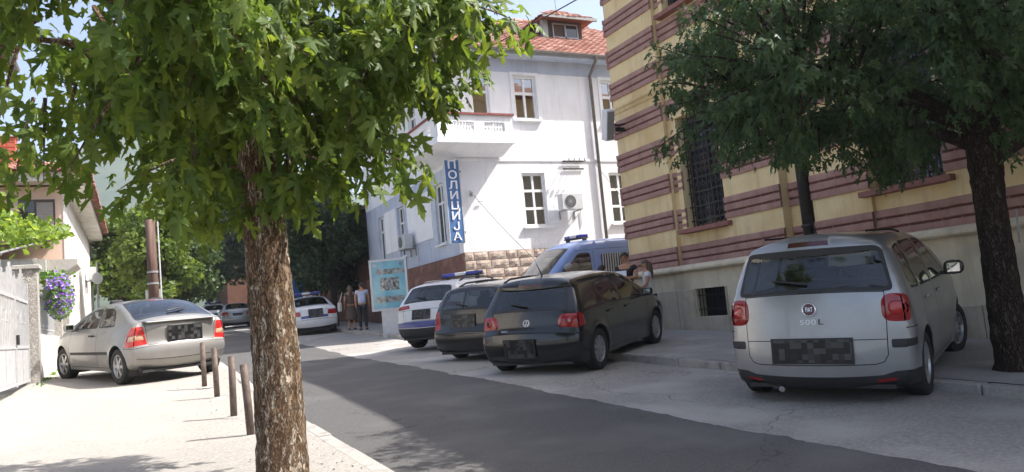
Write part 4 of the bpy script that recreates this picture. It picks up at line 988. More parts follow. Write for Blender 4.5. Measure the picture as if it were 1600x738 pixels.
        for f in sp['rear']:
            nm, poly, mt, rel = f[:4]; fr = len(f) > 4 and f[4] == 'front'; poly = dens(np.array(poly, float), .06)
            u = s.u_of_z(poly[:, 1], fr); wv = np.interp(u, s.s, s.we); f2.append((nm, np.stack([u, poly[:, 0]/wv*ts], 1), mt, rel))
        V, T, own = cdt(dom2, f2, h); u = V[:, 0]; t = V[:, 1]/ts; P = s.top(u, t); nx = np.interp(u, s.s, s.N[:, 0]); nz = np.interp(u, s.s, s.N[:, 1]); N3 = np.stack([nx, 0*nx, nz], 1)
        emit(P, T[own == -1], False)
        for i, f in enumerate(f2):
            nm, poly, mt, rel = f; tt = T[own == i]
            if nm is None or not len(tt): continue
            Q = P.copy()
            if rel: us = np.unique(tt); dd = polydist(V[us], poly); Q[us] += N3[us]*(rel*np.minimum(1, dd/.018))[:, None]
            s.emit_part(root, nm, Q, tt, False, mt)
        me = bpy.data.meshes.new('body'); me.from_pydata(Vb, [], Fb); bm = bmesh.new(); bm.from_mesh(me); bmesh.ops.remove_doubles(bm, verts=bm.verts, dist=.003); bm.to_mesh(me); bm.free()
        link('body', me, sp['paint'], root, smooth=True)
        # ---- underbody, arches, cabin
        xr, xf = sp['axles']; wr = sp['wr']; wi = s.wm*.9
        m = MB().box(.14, s.L-.2, -wi*.86, wi*.86, sp['sill']-.02, sp['sill']+.02)
        m.box(xr+wr+.06, xf-wr-.06, -wi, wi, sp['sill']-.01, sp['sill']+.25); m.box(.2, xr-wr-.08, -wi*.9, wi*.9, sp['sill']+.02, .55); m.box(xf+wr+.08, s.L-.3, -wi*.8, wi*.8, sp['sill']+.02, .55)
        for xc in sp['axles']: m.box(xc-wr-.1, xc+wr+.1, -wi*.62, wi*.62, sp['sill'], .7)
        m.build('underbody', blackpl, root, False)
        for xc in sp['axles']:
            for sg in (1, -1):
                yo = float(s.W(np.array([xc]), np.array([wr*2+.02]))[0]); ra = wr+.055
                A = Matrix.Translation((xc, 0, wr)) @ Matrix.Rotation(R_(90), 4, 'X'); m = MB()
                V8 = []; pr = [(ra, 0), (ra, .0)]
                t = np.linspace(-.5, math.pi+.5, 26)
                Vv = [(xc+ra*math.cos(a), sg*(float(s.W(np.array([xc+ra*math.cos(a)]), np.array([wr+ra*math.sin(a)]))[0])-.004), wr+ra*math.sin(a)) for a in t]+[(xc+ra*math.cos(a), sg*wi*.6, wr+ra*math.sin(a)) for a in t]
                m.add(Vv, [(i, i+1, 27+i, 26+i) for i in range(25)]); m.build('wheel_arch', blackpl, root, False)
                Mw = Matrix.Translation((xc, sg*(yo-.115), wr)) @ Matrix.Rotation(R_(-90*sg), 4, 'X')
                if xc == xf and sp.get('steer'): Mw = Matrix.Translation((xc, sg*(yo-.115), wr)) @ Matrix.Rotation(sp['steer'], 4, 'Z') @ Matrix.Rotation(R_(-90*sg), 4, 'X')
                make_wheel(root, Mw, wr, .2, sp.get('rim', 'five'), sp.get('rimmat', alloy))
        if sp.get('cabin', True):
            zf = sp['sill']+.22; x0, x1 = sp['cab']; belt = sp['belt']
            MB().box(x0-.05, x1+.2, -wi*.92, wi*.92, zf, zf+.05).box(x1, x1+.35, -wi*.85, wi*.85, zf, belt-.08).box(.25, x0-.05, -wi*.8, wi*.8, belt-.2, belt-.16).build('cabin_floor', blackpl, root, False)
            for sy in (-.36, .36):
                st = MB().obox((x0+1.25, sy, zf+.2), (.25, 0, 0), (0, .24, 0), (0, 0, .1)); st.obox((x0+.96, sy, zf+.52), (.06, 0, .02), (0, .23, 0), (-.11, 0, .32)); st.obox((x0+.82, sy, zf+.93), (.045, 0, 0), (0, .12, 0), (-.02, 0, .09))
                bevel(st.build('front_seat', seatm, root, False), .04, 2)
            st = MB().obox((x0+.42, 0, zf+.2), (.25, 0, 0), (0, wi*.8, 0), (0, 0, .1)); st.obox((x0+.12, 0, zf+.46), (.07, 0, .02), (0, wi*.8, 0), (-.1, 0, .28))
            for sy in (-.4, .4): st.obox((x0+.0, sy, zf+.8), (.04, 0, 0), (0, .12, 0), (-.01, 0, .07))
            bevel(st.build('rear_seat', seatm, root, False), .04, 2)
            MB().lathe([(.17, -.015), (.185, 0), (.17, .015), (.155, 0)], 20, Matrix.Translation((x1-.2, .36, belt-.02)) @ Matrix.Rotation(R_(-65), 4, 'Y'), True).build('steering_wheel', blackpl, root, False)
            MB().obox((x1-.35, 0, sp['belt']+.36), (.01, 0, 0), (0, .1, 0), (0, 0, .035)).build('rear_view_mirror', blackpl, root, False)
    def emit_part(s, root, nm, Q, tt, flip, mt):
        used = np.unique(tt); mp = -np.ones(len(Q), int); mp[used] = np.arange(len(used)); f = mp[tt]
        me = raw_mesh(nm, Q[used], f[:, ::-1] if flip else f, mt, True); link(nm, me, None, root)
    # ---- add-on parts
    def mirror(s, root, x, z, size=(.09, .1, .075), mat=None, sides=(1, -1)):
        for sg in sides:
            y = float(s.W(np.array([x]), np.array([z-.06]))[0]); c = Vector((x+.0, sg*(y+.13), z)); V = []; F = []; n, k = 8, 12
            for i in range(n+1):
                a = -math.pi/2+math.pi*i/n
                for j in range(k):
                    b = 2*math.pi*j/k; ex = lambda v, p: math.copysign(abs(v)**p, v)
                    V.append((c.x+max(-.3, ex(math.sin(a), .8))*size[0], c.y+ex(math.cos(a), .6)*ex(math.cos(b), .7)*size[1], c.z+ex(math.cos(a), .6)*ex(math.sin(b), .7)*size[2]))
            for i in range(n):
                for j in range(k): F.append((i*k+j, i*k+(j+1) % k, (i+1)*k+(j+1) % k, (i+1)*k+j))
            o = MB().add(V, F).build('wing_mirror', mat or s.sp['paint'], root, False, True)
            MB().obox((c.x-size[0]*.32, c.y, c.z), (.002, 0, 0), (0, size[1]*.6, 0), (0, 0, size[2]*.6)).build('mirror_glass', mirrorm, o, False)
            MB().obox((c.x+.02, sg*(y+.02), z-.06), (.05, 0, 0), (0, .06, 0), (0, 0, .02)).build('mirror_arm', blackpl, o, False)
    def plate(s, root, z, y0=0., w_=.52, h_=.12, off=.008):
        a, n1 = s.rear_pt(y0, z-h_/2, off); b, n2 = s.rear_pt(y0, z+h_/2, off); c = s.rear_pt(y0, z, off+.012)[0]; up = (b-a).normalized(); u = Vector((0, -1, 0)); n = u.cross(up)
        if n.x > 0: n = -n
        o = MB().obox(c+n*.004, u*w_/2, n*.004, up*h_/2).build('licence_plate', platem, root, False)
        MB().obox(c, u*(w_/2+.015), n*.004, up*(h_/2+.015)).build('plate_holder', blackpl, root, False)
    def antenna(s, root, x, l=.18, tilt=-.6):
        z = s.roof_z(x); MB().tube([(x, 0, z-.01), (x, 0, z+.03), (x+tilt*l*.6, 0, z+l)], [.03, .012, .004], 8).build('aerial', blackpl, root, False)
    def roof_z(s, x):
        i = np.argmin(np.abs(s.E[:, 0]-x)+(s.E[:, 1] < 1.05)*9); return s.E[i, 1]+s.E[i, 2]*.97
    def rails(s, root, x0, x1, y, mat=None, lift=.05):
        for sg in (1, -1):
            P = []
            for x in np.linspace(x0, x1, 9):
                i = np.argmin(np.abs(s.E[:, 0]-x)+(s.E[:, 1] < 1.05)*9); t = y/s.we[i]; z = s.E[i, 1]+s.E[i, 2]*(1-abs(t)**2.6); P.append((x, sg*y, z+(lift if x0+.01 < x < x1-.01 else 0)))
            MB().tube(P, .02, 8).build('roof_rail', mat or blackpl, root, False, True)
    def lightbar(s, root, x, w_=1.1, z=None):
        z = (z or s.roof_z(x))+.05
        lb = bevel(MB().box(x-.12, x+.12, -w_/2, w_/2, z, z+.035).build('light_bar', blackpl, root, False), .01)
        for a, b, mt in ((-w_/2, -.17, bluelens), (.17, w_/2, bluelens), (-.165, .165, lightgrey)): bevel(MB().box(x-.115, x+.115, a, b, z+.036, z+.12).build('beacon', mt, lb, False), .025, 3)
        for yy in (-.45, .45): MB().box(x-.05, x+.05, yy-.04, yy+.04, z-.09, z).build('foot', blackpl, lb, False)
    def wiper(s, root, z, y0=.0, l=.32, sg=1):
        a, n = s.rear_pt(y0, z, .02); b, n2 = s.rear_pt(y0+sg*l, z+.05, .02); MB().tube([a, (a+b)/2+n*.012, b], [.016, .012, .008], 6).build('rear_wiper', blackpl, root, False)
def place(x, y, head):
    """world matrix for a car whose rear bumper centre stands at x,y heading (deg clockwise from +Y)"""
    return x, y, R_(head)
def seat_on_ground(root, sp, x, y, head):
    d = Vector((math.sin(head), math.cos(head), 0)); l = Vector((-d.y, d.x, 0)); xr, xf = sp['axles']; tw = sp['w']/2-.12; pts = []
    for ax in (xr, xf):
        for sg in (1, -1): p = Vector((x, y, 0))+d*ax+l*sg*tw; pts.append((ax, sg*tw, gz(p.x, p.y)))
    A = np.array([[1, a, b] for a, b, _ in pts]); c = np.linalg.lstsq(A, np.array([p[2] for p in pts]), rcond=None)[0]
    f = (d+Vector((0, 0, c[1]))).normalized(); lf = (l+Vector((0, 0, c[2]))); n = f.cross(lf).normalized(); lf = n.cross(f)
    root.matrix_world = Matrix(((f.x, lf.x, n.x, x), (f.y, lf.y, n.y, y), (f.z, lf.z, n.z, c[0]), (0, 0, 0, 1)))
def circ(cx_, cz_, r_, n=20): t = np.linspace(0, 2*math.pi, n+1)[:-1]; return np.stack([cx_+r_*np.cos(t), cz_+r_*np.sin(t)], 1)
def mir(poly): return np.array(poly, float)[:, :2]*np.array([-1, 1])
def badge_frame(car, y, z, off): 
    a, n = car.rear_pt(y, z, off); b, _ = car.rear_pt(y, z+.05, off); up = (b-a).normalized(); ux = Vector((0, -1, 0)); return frame_m(a, ux, up)
# ---------------------------------------------------------------- car specifications
G_ = .008
def both(nm, poly, mt, rel, *a): return [(nm, poly, mt, rel, *a), (nm, mir(poly), mt, rel, *a)]
def glass_side(polys, trim=.022):
    out = []
    for p in polys:
        c = np.mean(np.array([q[:2] for q in p]), 0); out.append(('window_trim', rp([(q[0]+np.sign(q[0]-c[0])*trim, q[1]+np.sign(q[1]-c[1])*trim, (q[2] if len(q) > 2 else .05)+.02) for q in p]), blackpl, .0))
    for p in polys: out.append(('side_window', rp(p, .05), cglass_dark, -.006))
    return out
def rear_glass(p, trim=.03, gl=None):
    c = np.mean(np.array([q[:2] for q in p]), 0)
    return [('rear_window_trim', rp([(q[0]+np.sign(q[0])*trim, q[1]+np.sign(q[1]-c[1])*trim) for q in p], .07), blackpl, 0), ('rear_window', rp(p, .06), gl or cglass_dark, -.006)]
def windscreen(zb, zt, wb, wt): return [('windscreen_trim', rp([(-wb-.03, zb-.02), (wb+.03, zb-.02), (wt+.03, zt+.015), (-wt-.03, zt+.015)], .06), blackpl, 0, 'front'), ('windscreen', rp([(-wb, zb), (wb, zb), (wt, zt), (-wt, zt)], .05), cglass, -.004, 'front')]
def gaps(lines): return [('panel_gap', strip(l, G_), gapm, -.006) for l in lines]

# --- compact silver MPV
FIAT = dict(p=2.3, round=.075, L=4.15, w=1.78, axles=(.78, 3.39), wr=.32, sill=.2, belt=1.06, cab=(1.15, 3.0), paint=silver_cool, rim='multi', rimmat=alloy, steer=R_(-14), h=.055,
    edge=[(.25, .2, .05), (.22, .23, .14), (.195, .32, .17), (.19, .46, .18), (.2, .6, .175), (.225, .85, .165), (.25, 1.08, .15), (.34, 1.33, .14), (.4, 1.48, .13), (.34, 1.535, .13), (.42, 1.575, .11), (1.0, 1.6, .075), (1.7, 1.61, .055), (2.3, 1.57, .06), (2.7, 1.44, .07), (3.25, 1.1, .1), (3.4, 1.03, .08), (3.9, .88, .08), (4.02, .72, .12), (4.04, .45, .12), (3.98, .2, .08)],
    sec=[(.15, .93), (.3, .97), (.55, 1.0), (.85, .99), (1.02, .965), (1.12, .93), (1.4, .83), (1.55, .74), (1.68, .64)], crease=[(.78, .05, .007), (.42, .04, .006)],
    side=glass_side([[(.55, 1.1), (.62, 1.46, .08), (.98, 1.5), (.98, 1.08)], [(1.06, 1.08), (1.06, 1.505), (1.78, 1.51), (1.78, 1.07)], [(1.86, 1.07), (1.86, 1.51), (2.3, 1.48, .1), (2.92, 1.1), (2.9, 1.07)]])
      + [('tail_light', rp([(-.1, .8), (.3, .8, .09), (.33, 1.06, .1), (-.1, 1.06)], .01), redlens, .014), ('tail_light_inner', rp([(-.1, .87), (.25, .87, .06), (.26, .99, .06), (-.1, .99)], .01), redlens2, .02), ('bumper_strip', rp([(-.1, .56), (.36, .57, .03), (.36, .64, .03), (-.1, .64)], .01), blackpl, .008), ('lower_bumper', np.array([(-.2, .0), (.5, .0), (.42, .35), (-.2, .35)]), blackpl, .004)]
      + gaps([[(1.02, .3), (1.0, .75), (1.02, 1.06)], [(1.82, .26), (1.82, 1.06)], [(2.95, .3), (2.98, .7), (2.93, 1.05)], [(1.12, .27), (2.9, .27)], [(-.1, .74), (.42, .74)]]),
    rear=rear_glass([(-.71, 1.115), (.71, 1.115), (.61, 1.49), (-.61, 1.49)], .035, glass_mat('fiat_rear_glass', (.45, .5, .52), 1.0))
      + both('tail_light', rp([(.63, .8, .1), (1.0, .8), (1.0, 1.06), (.63, 1.06, .1)], .01), redlens, .014) + both('tail_light_inner', rp([(.69, .87, .06), (1.0, .87), (1.0, .99), (.69, .99, .06)], .01), redlens2, .02)
      + both('bumper_strip', rp([(.69, .56, .02), (1.0, .56), (1.0, .64), (.69, .64, .02)], .01), blackpl, .008)
      + gaps([[(-.66, 1.09), (-.665, .8), (-.655, .5), (-.62, .44), (-.55, .42), (.55, .42), (.62, .44), (.655, .5), (.665, .8), (.66, 1.09)], [(-.655, .64), (.655, .64)], [(-.66, 1.075), (.66, 1.075)]])
      + [('lower_bumper', np.array([(-1.1, .0), (1.1, .0), (1.1, .35), (.7, .35), (.6, .325), (-.6, .325), (-.7, .35), (-1.1, .35)]), blackpl, .004)]
      + both('reflector', rp([(.54, .268), (.7, .268), (.7, .293), (.54, .293)], .008), redlens, .006)
      + [('brake_light', rp([(-.2, 1.532), (.2, 1.532), (.19, 1.545), (-.19, 1.545)], .004), darkred, .004)] + windscreen(1.12, 1.5, .68, .56))
# --- black compact hatchback
GOLF = dict(L=4.2, w=1.76, axles=(.75, 3.33), wr=.315, sill=.2, belt=.95, cab=(1.1, 2.95), paint=black_paint, rim='cover', rimmat=hubcap, h=.06,
    edge=[(.27, .2, .05), (.15, .31, .12), (.13, .5, .13), (.15, .62, .125), (.2, .7, .11), (.22, .95, .1), (.41, 1.26, .09), (.44, 1.32, .08), (.36, 1.35, .08), (.46, 1.39, .07), (.95, 1.42, .06), (1.7, 1.435, .055), (2.3, 1.39, .06), (2.6, 1.3, .07), (3.2, .98, .1), (3.35, .93, .08), (3.9, .78, .08), (4.06, .66, .12), (4.08, .45, .12), (4.02, .2, .08)],
    sec=[(.15, .93), (.3, .97), (.55, 1.0), (.75, .99), (.92, .965), (1.0, .935), (1.4, .73), (1.5, .69)], crease=[(.72, .04, .006)],
    side=glass_side([[(.86, 1.02), (1.02, 1.25, .06), (1.1, 1.27), (1.1, .985)], [(1.15, .985), (1.15, 1.285), (1.8, 1.335), (1.8, .965)], [(1.88, .96), (1.88, 1.335), (2.3, 1.29, .1), (2.9, .97), (2.88, .95)]])
      + [('tail_light', rp([(-.1, .7), (.36, .73, .07), (.3, .93, .09), (-.1, .92)], .01), redlens, .014)]
      + [('door_moulding', rp([(1.05, .5), (3.0, .5), (3.0, .54), (1.05, .54)], .01), black_paint, .012)]
      + gaps([[(1.12, .3), (1.14, .68), (1.1, .96)], [(1.84, .26), (1.84, .95)], [(2.95, .3), (2.98, .7), (2.92, .94)], [(1.12, .27), (2.9, .27)], [(-.1, .62), (.42, .64)]]),
    rear=rear_glass([(-.64, .975), (.64, .975), (.55, 1.3), (-.55, 1.3)], .03)
      + both('tail_light', rp([(.5, .71, .09), (1.0, .7), (1.0, .92), (.52, .9, .1)], .01), redlens, .014) + both('reverse_lamp', circ(.68, .81, .06), redlens2, .022) + both('reverse_lamp_centre', circ(.68, .81, .026), whitelens, .028)
      + gaps([[(-.64, .96), (-.54, .75), (-.52, .62), (.52, .62), (.54, .75), (.64, .96)], [(-1.1, .63), (-.52, .62)], [(.52, .62), (1.1, .63)]])
      + [('lower_bumper', np.array([(-1.1, 0), (1.1, 0), (1.1, .3), (-1.1, .3)]), blackpl, .003), ('brake_light', rp([(-.2, 1.343), (.2, 1.343), (.19, 1.352), (-.19, 1.352)], .003), darkred, .003)] + windscreen(1.0, 1.33, .66, .54))
# --- silver three door hatchback on the left pavement
OPEL = dict(L=4.11, w=1.71, axles=(.72, 3.33), wr=.305, sill=.21, belt=.96, cab=(1.1, 2.85), paint=silver_warm, rim='six', rimmat=alloy, h=.06, steer=R_(5),
    edge=[(.4, .24, .04), (.22, .3, .1), (.13, .42, .12), (.12, .56, .125), (.17, .64, .11), (.18, .8, .1), (.15, .97, .1), (.19, 1.015, .09), (.34, 1.04, .08), (.7, 1.21, .075), (1.05, 1.34, .065), (1.4, 1.365, .06), (1.9, 1.37, .055), (2.35, 1.3, .06), (3.05, .97, .1), (3.2, .92, .08), (3.8, .76, .08), (3.96, .64, .12), (4.0, .45, .12), (3.93, .24, .08)],
    sec=[(.15, .92), (.3, .965), (.55, 1.0), (.75, .99), (.9, .965), (1.0, .93), (1.36, .72), (1.45, .68)], crease=[(.7, .04, .006)], rtaper=(.1, .6),
    side=glass_side([[(.9, 1.0), (1.08, 1.2, .1), (1.3, 1.275, .08), (1.66, 1.285), (1.58, .985)], [(1.66, .985), (1.74, 1.285), (2.2, 1.25, .1), (2.82, .98), (2.8, .965)]])
      + [('tail_light', rp([(-.1, .63), (.42, .62, .02), (.36, .82), (.24, .955, .03), (-.1, .955)], .01), redlens2, .012), ('indicator_lens', rp([(-.1, .72), (.33, .72, .02), (.29, .81, .02), (-.1, .82)], .01), amberlens, .016)]
      + [('door_moulding', rp([(1.12, .5), (2.92, .48), (2.92, .53), (1.12, .555)], .012), blackpl, .014)]
      + gaps([[(1.62, .27), (1.64, .7), (1.6, .97)], [(2.95, .3), (2.97, .7), (2.85, .96)], [(1.1, .27), (2.9, .27)], [(-.1, .6), (.42, .6)]]),
    rear=rear_glass([(-.66, 1.06), (.66, 1.06), (.56, 1.325), (-.56, 1.325)], .025, glass_mat('opel_rear_glass', (.5, .55, .58), 1.5))
      + both('tail_light', rp([(.585, .64, .02), (1.0, .64), (1.0, .955), (.64, .955, .03)], .01), redlens2, .012) + both('indicator_lens', rp([(.62, .73, .02), (1.0, .73), (1.0, .82), (.635, .82, .02)], .01), amberlens, .016)
      + gaps([[(-.66, 1.03), (-.6, .93), (-.57, .62), (.57, .62), (.6, .93), (.66, 1.03)], [(-1.1, .6), (1.1, .6)], [(-1.1, .43), (1.1, .43)]])
      + [('brake_light', rp([(-.15, 1.33), (.15, 1.33), (.14, 1.345), (-.14, 1.345)], .005), redlens, .003)] + windscreen(1.0, 1.3, .64, .52))
# --- dark estate between hatchback and police SUV
WAGON = dict(L=4.57, w=1.74, axles=(.95, 3.6), wr=.31, sill=.2, belt=.97, cab=(1.5, 3.25), paint=graphite, rim='five', rimmat=alloy,
    edge=[(.25, .22, .05), (.15, .32, .12), (.12, .5, .13), (.14, .62, .12), (.2, .7, .1), (.21, .97, .09), (.4, 1.33, .08), (.5, 1.4, .06), (1.0, 1.435, .055), (2.0, 1.44, .055), (2.6, 1.38, .06), (3.45, .98, .1), (3.6, .93, .08), (4.2, .78, .08), (4.4, .64, .12), (4.44, .45, .12), (4.38, .22, .08)],
    sec=[(.15, .93), (.3, .97), (.55, 1.0), (.75, .99), (.92, .965), (1.0, .94), (1.42, .75), (1.5, .71)],
    side=glass_side([[(.5, 1.03), (.66, 1.3, .06), (1.2, 1.33), (1.2, 1.0)], [(1.28, .99), (1.28, 1.335), (2.02, 1.34), (2.02, .98)], [(2.1, .98), (2.1, 1.34), (2.5, 1.3, .1), (3.15, .99), (3.13, .97)]])
      + [('tail_light', rp([(-.1, .64), (.3, .66, .04), (.3, 1.0, .06), (-.1, 1.0)], .01), redlens, .012)] + gaps([[(2.06, .26), (2.06, .97)], [(-.1, .6), (.5, .6)]]),
    rear=rear_glass([(-.62, 1.02), (.62, 1.02), (.55, 1.34), (-.55, 1.34)], .03) + both('tail_light', rp([(.64, .64, .05), (1.0, .64), (1.0, 1.0), (.68, 1.0, .05)], .01), redlens, .012)
      + gaps([[(-.64, .99), (-.6, .8), (-.57, .56), (.57, .56), (.6, .8), (.64, .99)], [(-1.1, .58), (1.1, .58)]]) + [('lower_bumper', np.array([(-1.1, 0), (1.1, 0), (1.1, .3), (-1.1, .3)]), blackpl, .003)] + windscreen(1.02, 1.34, .64, .54))
# --- white police SUV
SUV = dict(L=4.36, w=1.84, axles=(.85, 3.48), wr=.345, sill=.28, belt=1.08, cab=(1.35, 3.1), paint=white_paint, rim='five', rimmat=alloy,
    edge=[(.3, .3, .05), (.18, .38, .11), (.13, .55, .13), (.15, .7, .12), (.2, .95, .11), (.24, 1.1, .1), (.5, 1.4, .08), (.55, 1.5, .07), (1.1, 1.545, .06), (1.8, 1.555, .055), (2.4, 1.5, .06), (3.2, 1.12, .1), (3.35, 1.06, .08), (4.0, .92, .08), (4.18, .76, .12), (4.22, .5, .12), (4.15, .3, .08)],
    sec=[(.2, .93), (.4, .98), (.6, 1.0), (.9, .985), (1.05, .96), (1.12, .93), (1.5, .74), (1.6, .7)],
    side=glass_side([[(.8, 1.18), (1.0, 1.38, .06), (1.28, 1.42), (1.28, 1.12)], [(1.36, 1.11), (1.36, 1.43), (1.98, 1.45), (1.98, 1.09)], [(2.06, 1.09), (2.06, 1.45), (2.4, 1.41, .1), (3.0, 1.1), (2.98, 1.08)]])
      + [('tail_light', rp([(-.1, .97), (.4, 1.0, .03), (.34, 1.07, .03), (-.1, 1.07)], .01), redlens, .01), ('police_stripe', rp([(.3, .6), (4.4, .6), (4.4, .86), (.3, .86)], .01), navy, .002), ('arch_cladding', np.array([(-.2, 0), (4.6, 0), (4.6, .42), (-.2, .42)]), blackpl, .006), ('wheel_arch_trim', circ(.85, .345, .47), blackpl, .006), ('wheel_arch_trim', circ(3.48, .345, .47), blackpl, .006)],
    rear=rear_glass([(-.66, 1.13), (.66, 1.13), (.56, 1.42), (-.56, 1.42)], .035) + both('tail_light', rp([(.42, .985, .02), (1.1, .97), (1.1, 1.07), (.46, 1.06, .02)], .01), redlens, .01)
      + [('police_stripe', np.array([(-1.1, .56), (1.1, .56), (1.1, .68), (-1.1, .68)]), navy, .002)] + gaps([[(-.68, 1.1), (-.64, .9), (-.6, .69), (.6, .69), (.64, .9), (.68, 1.1)], [(-.8, .95), (.8, .95)]])
      + [('lower_bumper', np.array([(-1.1, 0), (1.1, 0), (1.1, .55), (-1.1, .55)]), blackpl, .006), ('brake_light', rp([(-.2, 1.485), (.2, 1.485), (.19, 1.505), (-.19, 1.505)], .006), redlens, .004)] + windscreen(1.15, 1.45, .68, .56))
# --- white police saloon
SALOON = dict(L=4.67, w=1.81, axles=(1.05, 3.74), wr=.315, sill=.2, belt=.98, cab=(1.55, 3.3), paint=white_paint, rim='five', rimmat=alloy,
    edge=[(.3, .22, .05), (.17, .32, .12), (.13, .5, .13), (.15, .62, .12), (.2, .85, .11), (.2, 1.0, .1), (.3, 1.05, .07), (.55, 1.08, .06), (1.2, 1.33, .07), (1.6, 1.39, .06), (2.2, 1.4, .055), (2.7, 1.33, .06), (3.45, .99, .1), (3.6, .94, .08), (4.3, .8, .08), (4.5, .64, .12), (4.54, .45, .12), (4.46, .22, .08)],
    sec=[(.15, .93), (.3, .97), (.55, 1.0), (.75, .99), (.94, .965), (1.02, .93), (1.38, .72), (1.48, .68)],
    side=glass_side([[(1.25, 1.06), (1.45, 1.22, .06), (1.75, 1.29, .04), (2.1, 1.3), (2.1, 1.0)], [(2.18, 1.0), (2.18, 1.3), (2.55, 1.27, .1), (3.2, 1.0), (3.18, .98)]])
      + [('tail_light', rp([(-.1, .74), (.36, .78, .03), (.36, .93, .04), (-.1, .93)], .01), redlens, .01), ('police_stripe', rp([(.9, .6), (4.6, .62), (4.6, .8), (.9, .8)], .01), navy, .002)] + gaps([[(2.14, .26), (2.14, .98)], [(1.25, .3), (1.3, .95)]]),
    rear=rear_glass([(-.62, 1.1), (.62, 1.1), (.54, 1.34), (-.54, 1.34)], .025, glass_mat('opel_rear_glass', (.5, .55, .58), 1.5)) + both('tail_light', rp([(.5, .74, .03), (1.1, .74), (1.1, .93), (.52, .93, .04)], .01), redlens, .01)
      + [('police_stripe', np.array([(-.5, .64), (.5, .64), (.5, .74), (-.5, .74)]), navy, .002)] + gaps([[(-.5, .97), (-.5, .6), (.5, .6), (.5, .97)], [(-1.1, .58), (1.1, .58)]]) + [('lower_bumper', np.array([(-1.1, 0), (1.1, 0), (1.1, .36), (-1.1, .36)]), blackpl, .004)] + windscreen(1.04, 1.32, .66, .54))
SALOON2 = dict(SALOON, paint=paint('grey_silver_paint', (.33, .335, .345), .5, .35))
SALOON2['side'] = [f for f in SALOON['side'] if f[0] != 'police_stripe']; SALOON2['rear'] = [f for f in SALOON['rear'] if f[0] != 'police_stripe']
# --- blue police van
VAN = dict(L=5.55, w=2.0, axles=(1.1, 4.55), wr=.34, sill=.28, belt=1.35, cab=(3.4, 4.5), cabin=True, paint=blue_paint, rim='five', rimmat=hubcap, h=.09, p=3.2,
    edge=[(.06, .3, .02), (.03, .6, .03), (.03, 1.2, .03), (.08, 2.1, .04), (.14, 2.28, .05), (.3, 2.34, .06), (1.5, 2.36, .065), (3.3, 2.34, .065), (3.75, 2.26, .07), (4.05, 2.1, .08), (4.75, 1.42, .12), (4.95, 1.27, .12), (5.3, 1.08, .12), (5.42, .85, .13), (5.44, .5, .13), (5.4, .3, .1)],
    sec=[(.2, .95), (.5, .99), (.8, 1.0), (1.35, .985), (2.2, .9), (2.4, .86)], crease=[(1.2, .04, .006), (.75, .04, .006)], rtaper=(.02, .3), ftaper=(.16, 1.1),
    side=glass_side([[(3.45, 1.4), (3.48, 2.0, .06), (3.86, 2.0, .08), (4.42, 1.4), (4.4, 1.37)], [(2.1, 1.5), (2.1, 1.95), (3.1, 1.95), (3.1, 1.5)]])
      + gaps([[(3.36, .35), (3.36, 2.15)], [(4.5, .45), (4.5, 1.3)], [(3.4, 2.1), (3.9, 2.1)], [(.3, 1.25), (3.3, 1.25)], [(1.95, .35), (1.95, 2.15)], [(.1, 2.12), (3.3, 2.12)]]),
    rear=windscreen(1.42, 2.12, .78, .7)+[('headlight', rp([(.55, .85), (1.0, .85), (1.0, 1.1), (.6, 1.1)], .04), whitelens, .01, 'front'), ('headlight', rp([(-.55, .85), (-1.0, .85), (-1.0, 1.1), (-.6, 1.1)], .04), whitelens, .01, 'front'), ('front_bumper', np.array([(-1.2, .3), (1.2, .3), (1.2, .62), (-1.2, .62)]), blackpl, .006, 'front')])
def handles(car, root, xs, z, mat=None):
    for x in xs:
        for sg in (1, -1):
            y = float(car.W(np.array([x]), np.array([z]))[0]); bevel(MB().obox((x, sg*(y+.018), z), (.1, 0, 0), (0, .014, 0), (0, 0, .016)).build('door_handle', mat or car.sp['paint'], root, False), .008)
def car(spec, name, label, cat, x, y, head, group=None):
    root = thing(name, label, cat, group=group); c = Car(spec); c.build(root); seat_on_ground(root, spec, x, y, R_(head)); return c, root
GRP = 'cars parked along the street'
# FIAT -------------------------------------------------------
c, r = car(FIAT, 'parked_car', 'silver tall hatchback parked under the dark tree at the right', 'car', 5.86, 5.52, 62.5, GRP)
c.mirror(r, 2.72, 1.12, (.1, .11, .085), black_paint); c.plate(r, .545, 0, .74, .22); c.antenna(r, .62, .2, -.9); c.wiper(r, 1.15, .02, .34, 1); handles(c, r, (1.25, 2.05), .93)
M = badge_frame(c, 0, .935, .004)
bg_ = MB().lathe([(0, .004), (.055, .004), (.055, -.004)], 28, M).build('badge', pm('badge_dark_red', (.1, .012, .015), rough=.3, coat=.5), r, False)
MB().lathe([(.055, 0), (.056, .01), (.067, .01), (.07, 0)], 28, M).build('badge_ring', chrome, bg_, False, True)
me = text_mesh('FIAT', .036, .002, 1.12); xform_mesh(me, M @ Matrix.Translation((0, 0, .007)) @ Matrix.Diagonal((.85, 1.7, 1, 1))); link('badge_lettering', me, chrome, bg_)
for t_, y_, sz in (('5', .075, .095), ('0', .02, .095), ('0', -.035, .095), ('L', -.1, .105)):
    me = text_mesh(t_, sz*.9, .0015); xform_mesh(me, badge_frame(c, y_, .815, .006) @ Matrix.Diagonal((1.15, .8, 1, 1))); link('model_lettering', me, pm('satin_chrome', (.62, .62, .63), rough=.3, metal=.9) if t_ != 'L' else pm('badge_black', (.03, .03, .03), rough=.3), r)
sp_ = MB(); a, n = c.rear_pt(0, 1.56, 0)
for sg in (1, -1):
    P = [(x, sg*.5, c.roof_z(x)-.012) for x in np.linspace(.55, 2.3, 8)]; MB().tube(P, .012, 6).build('roof_groove', gapm, r, False)
MB().tube([(.05, .32, .2), (-.01, .32, .19)], .03, 10).build('exhaust', chrome, r, False)
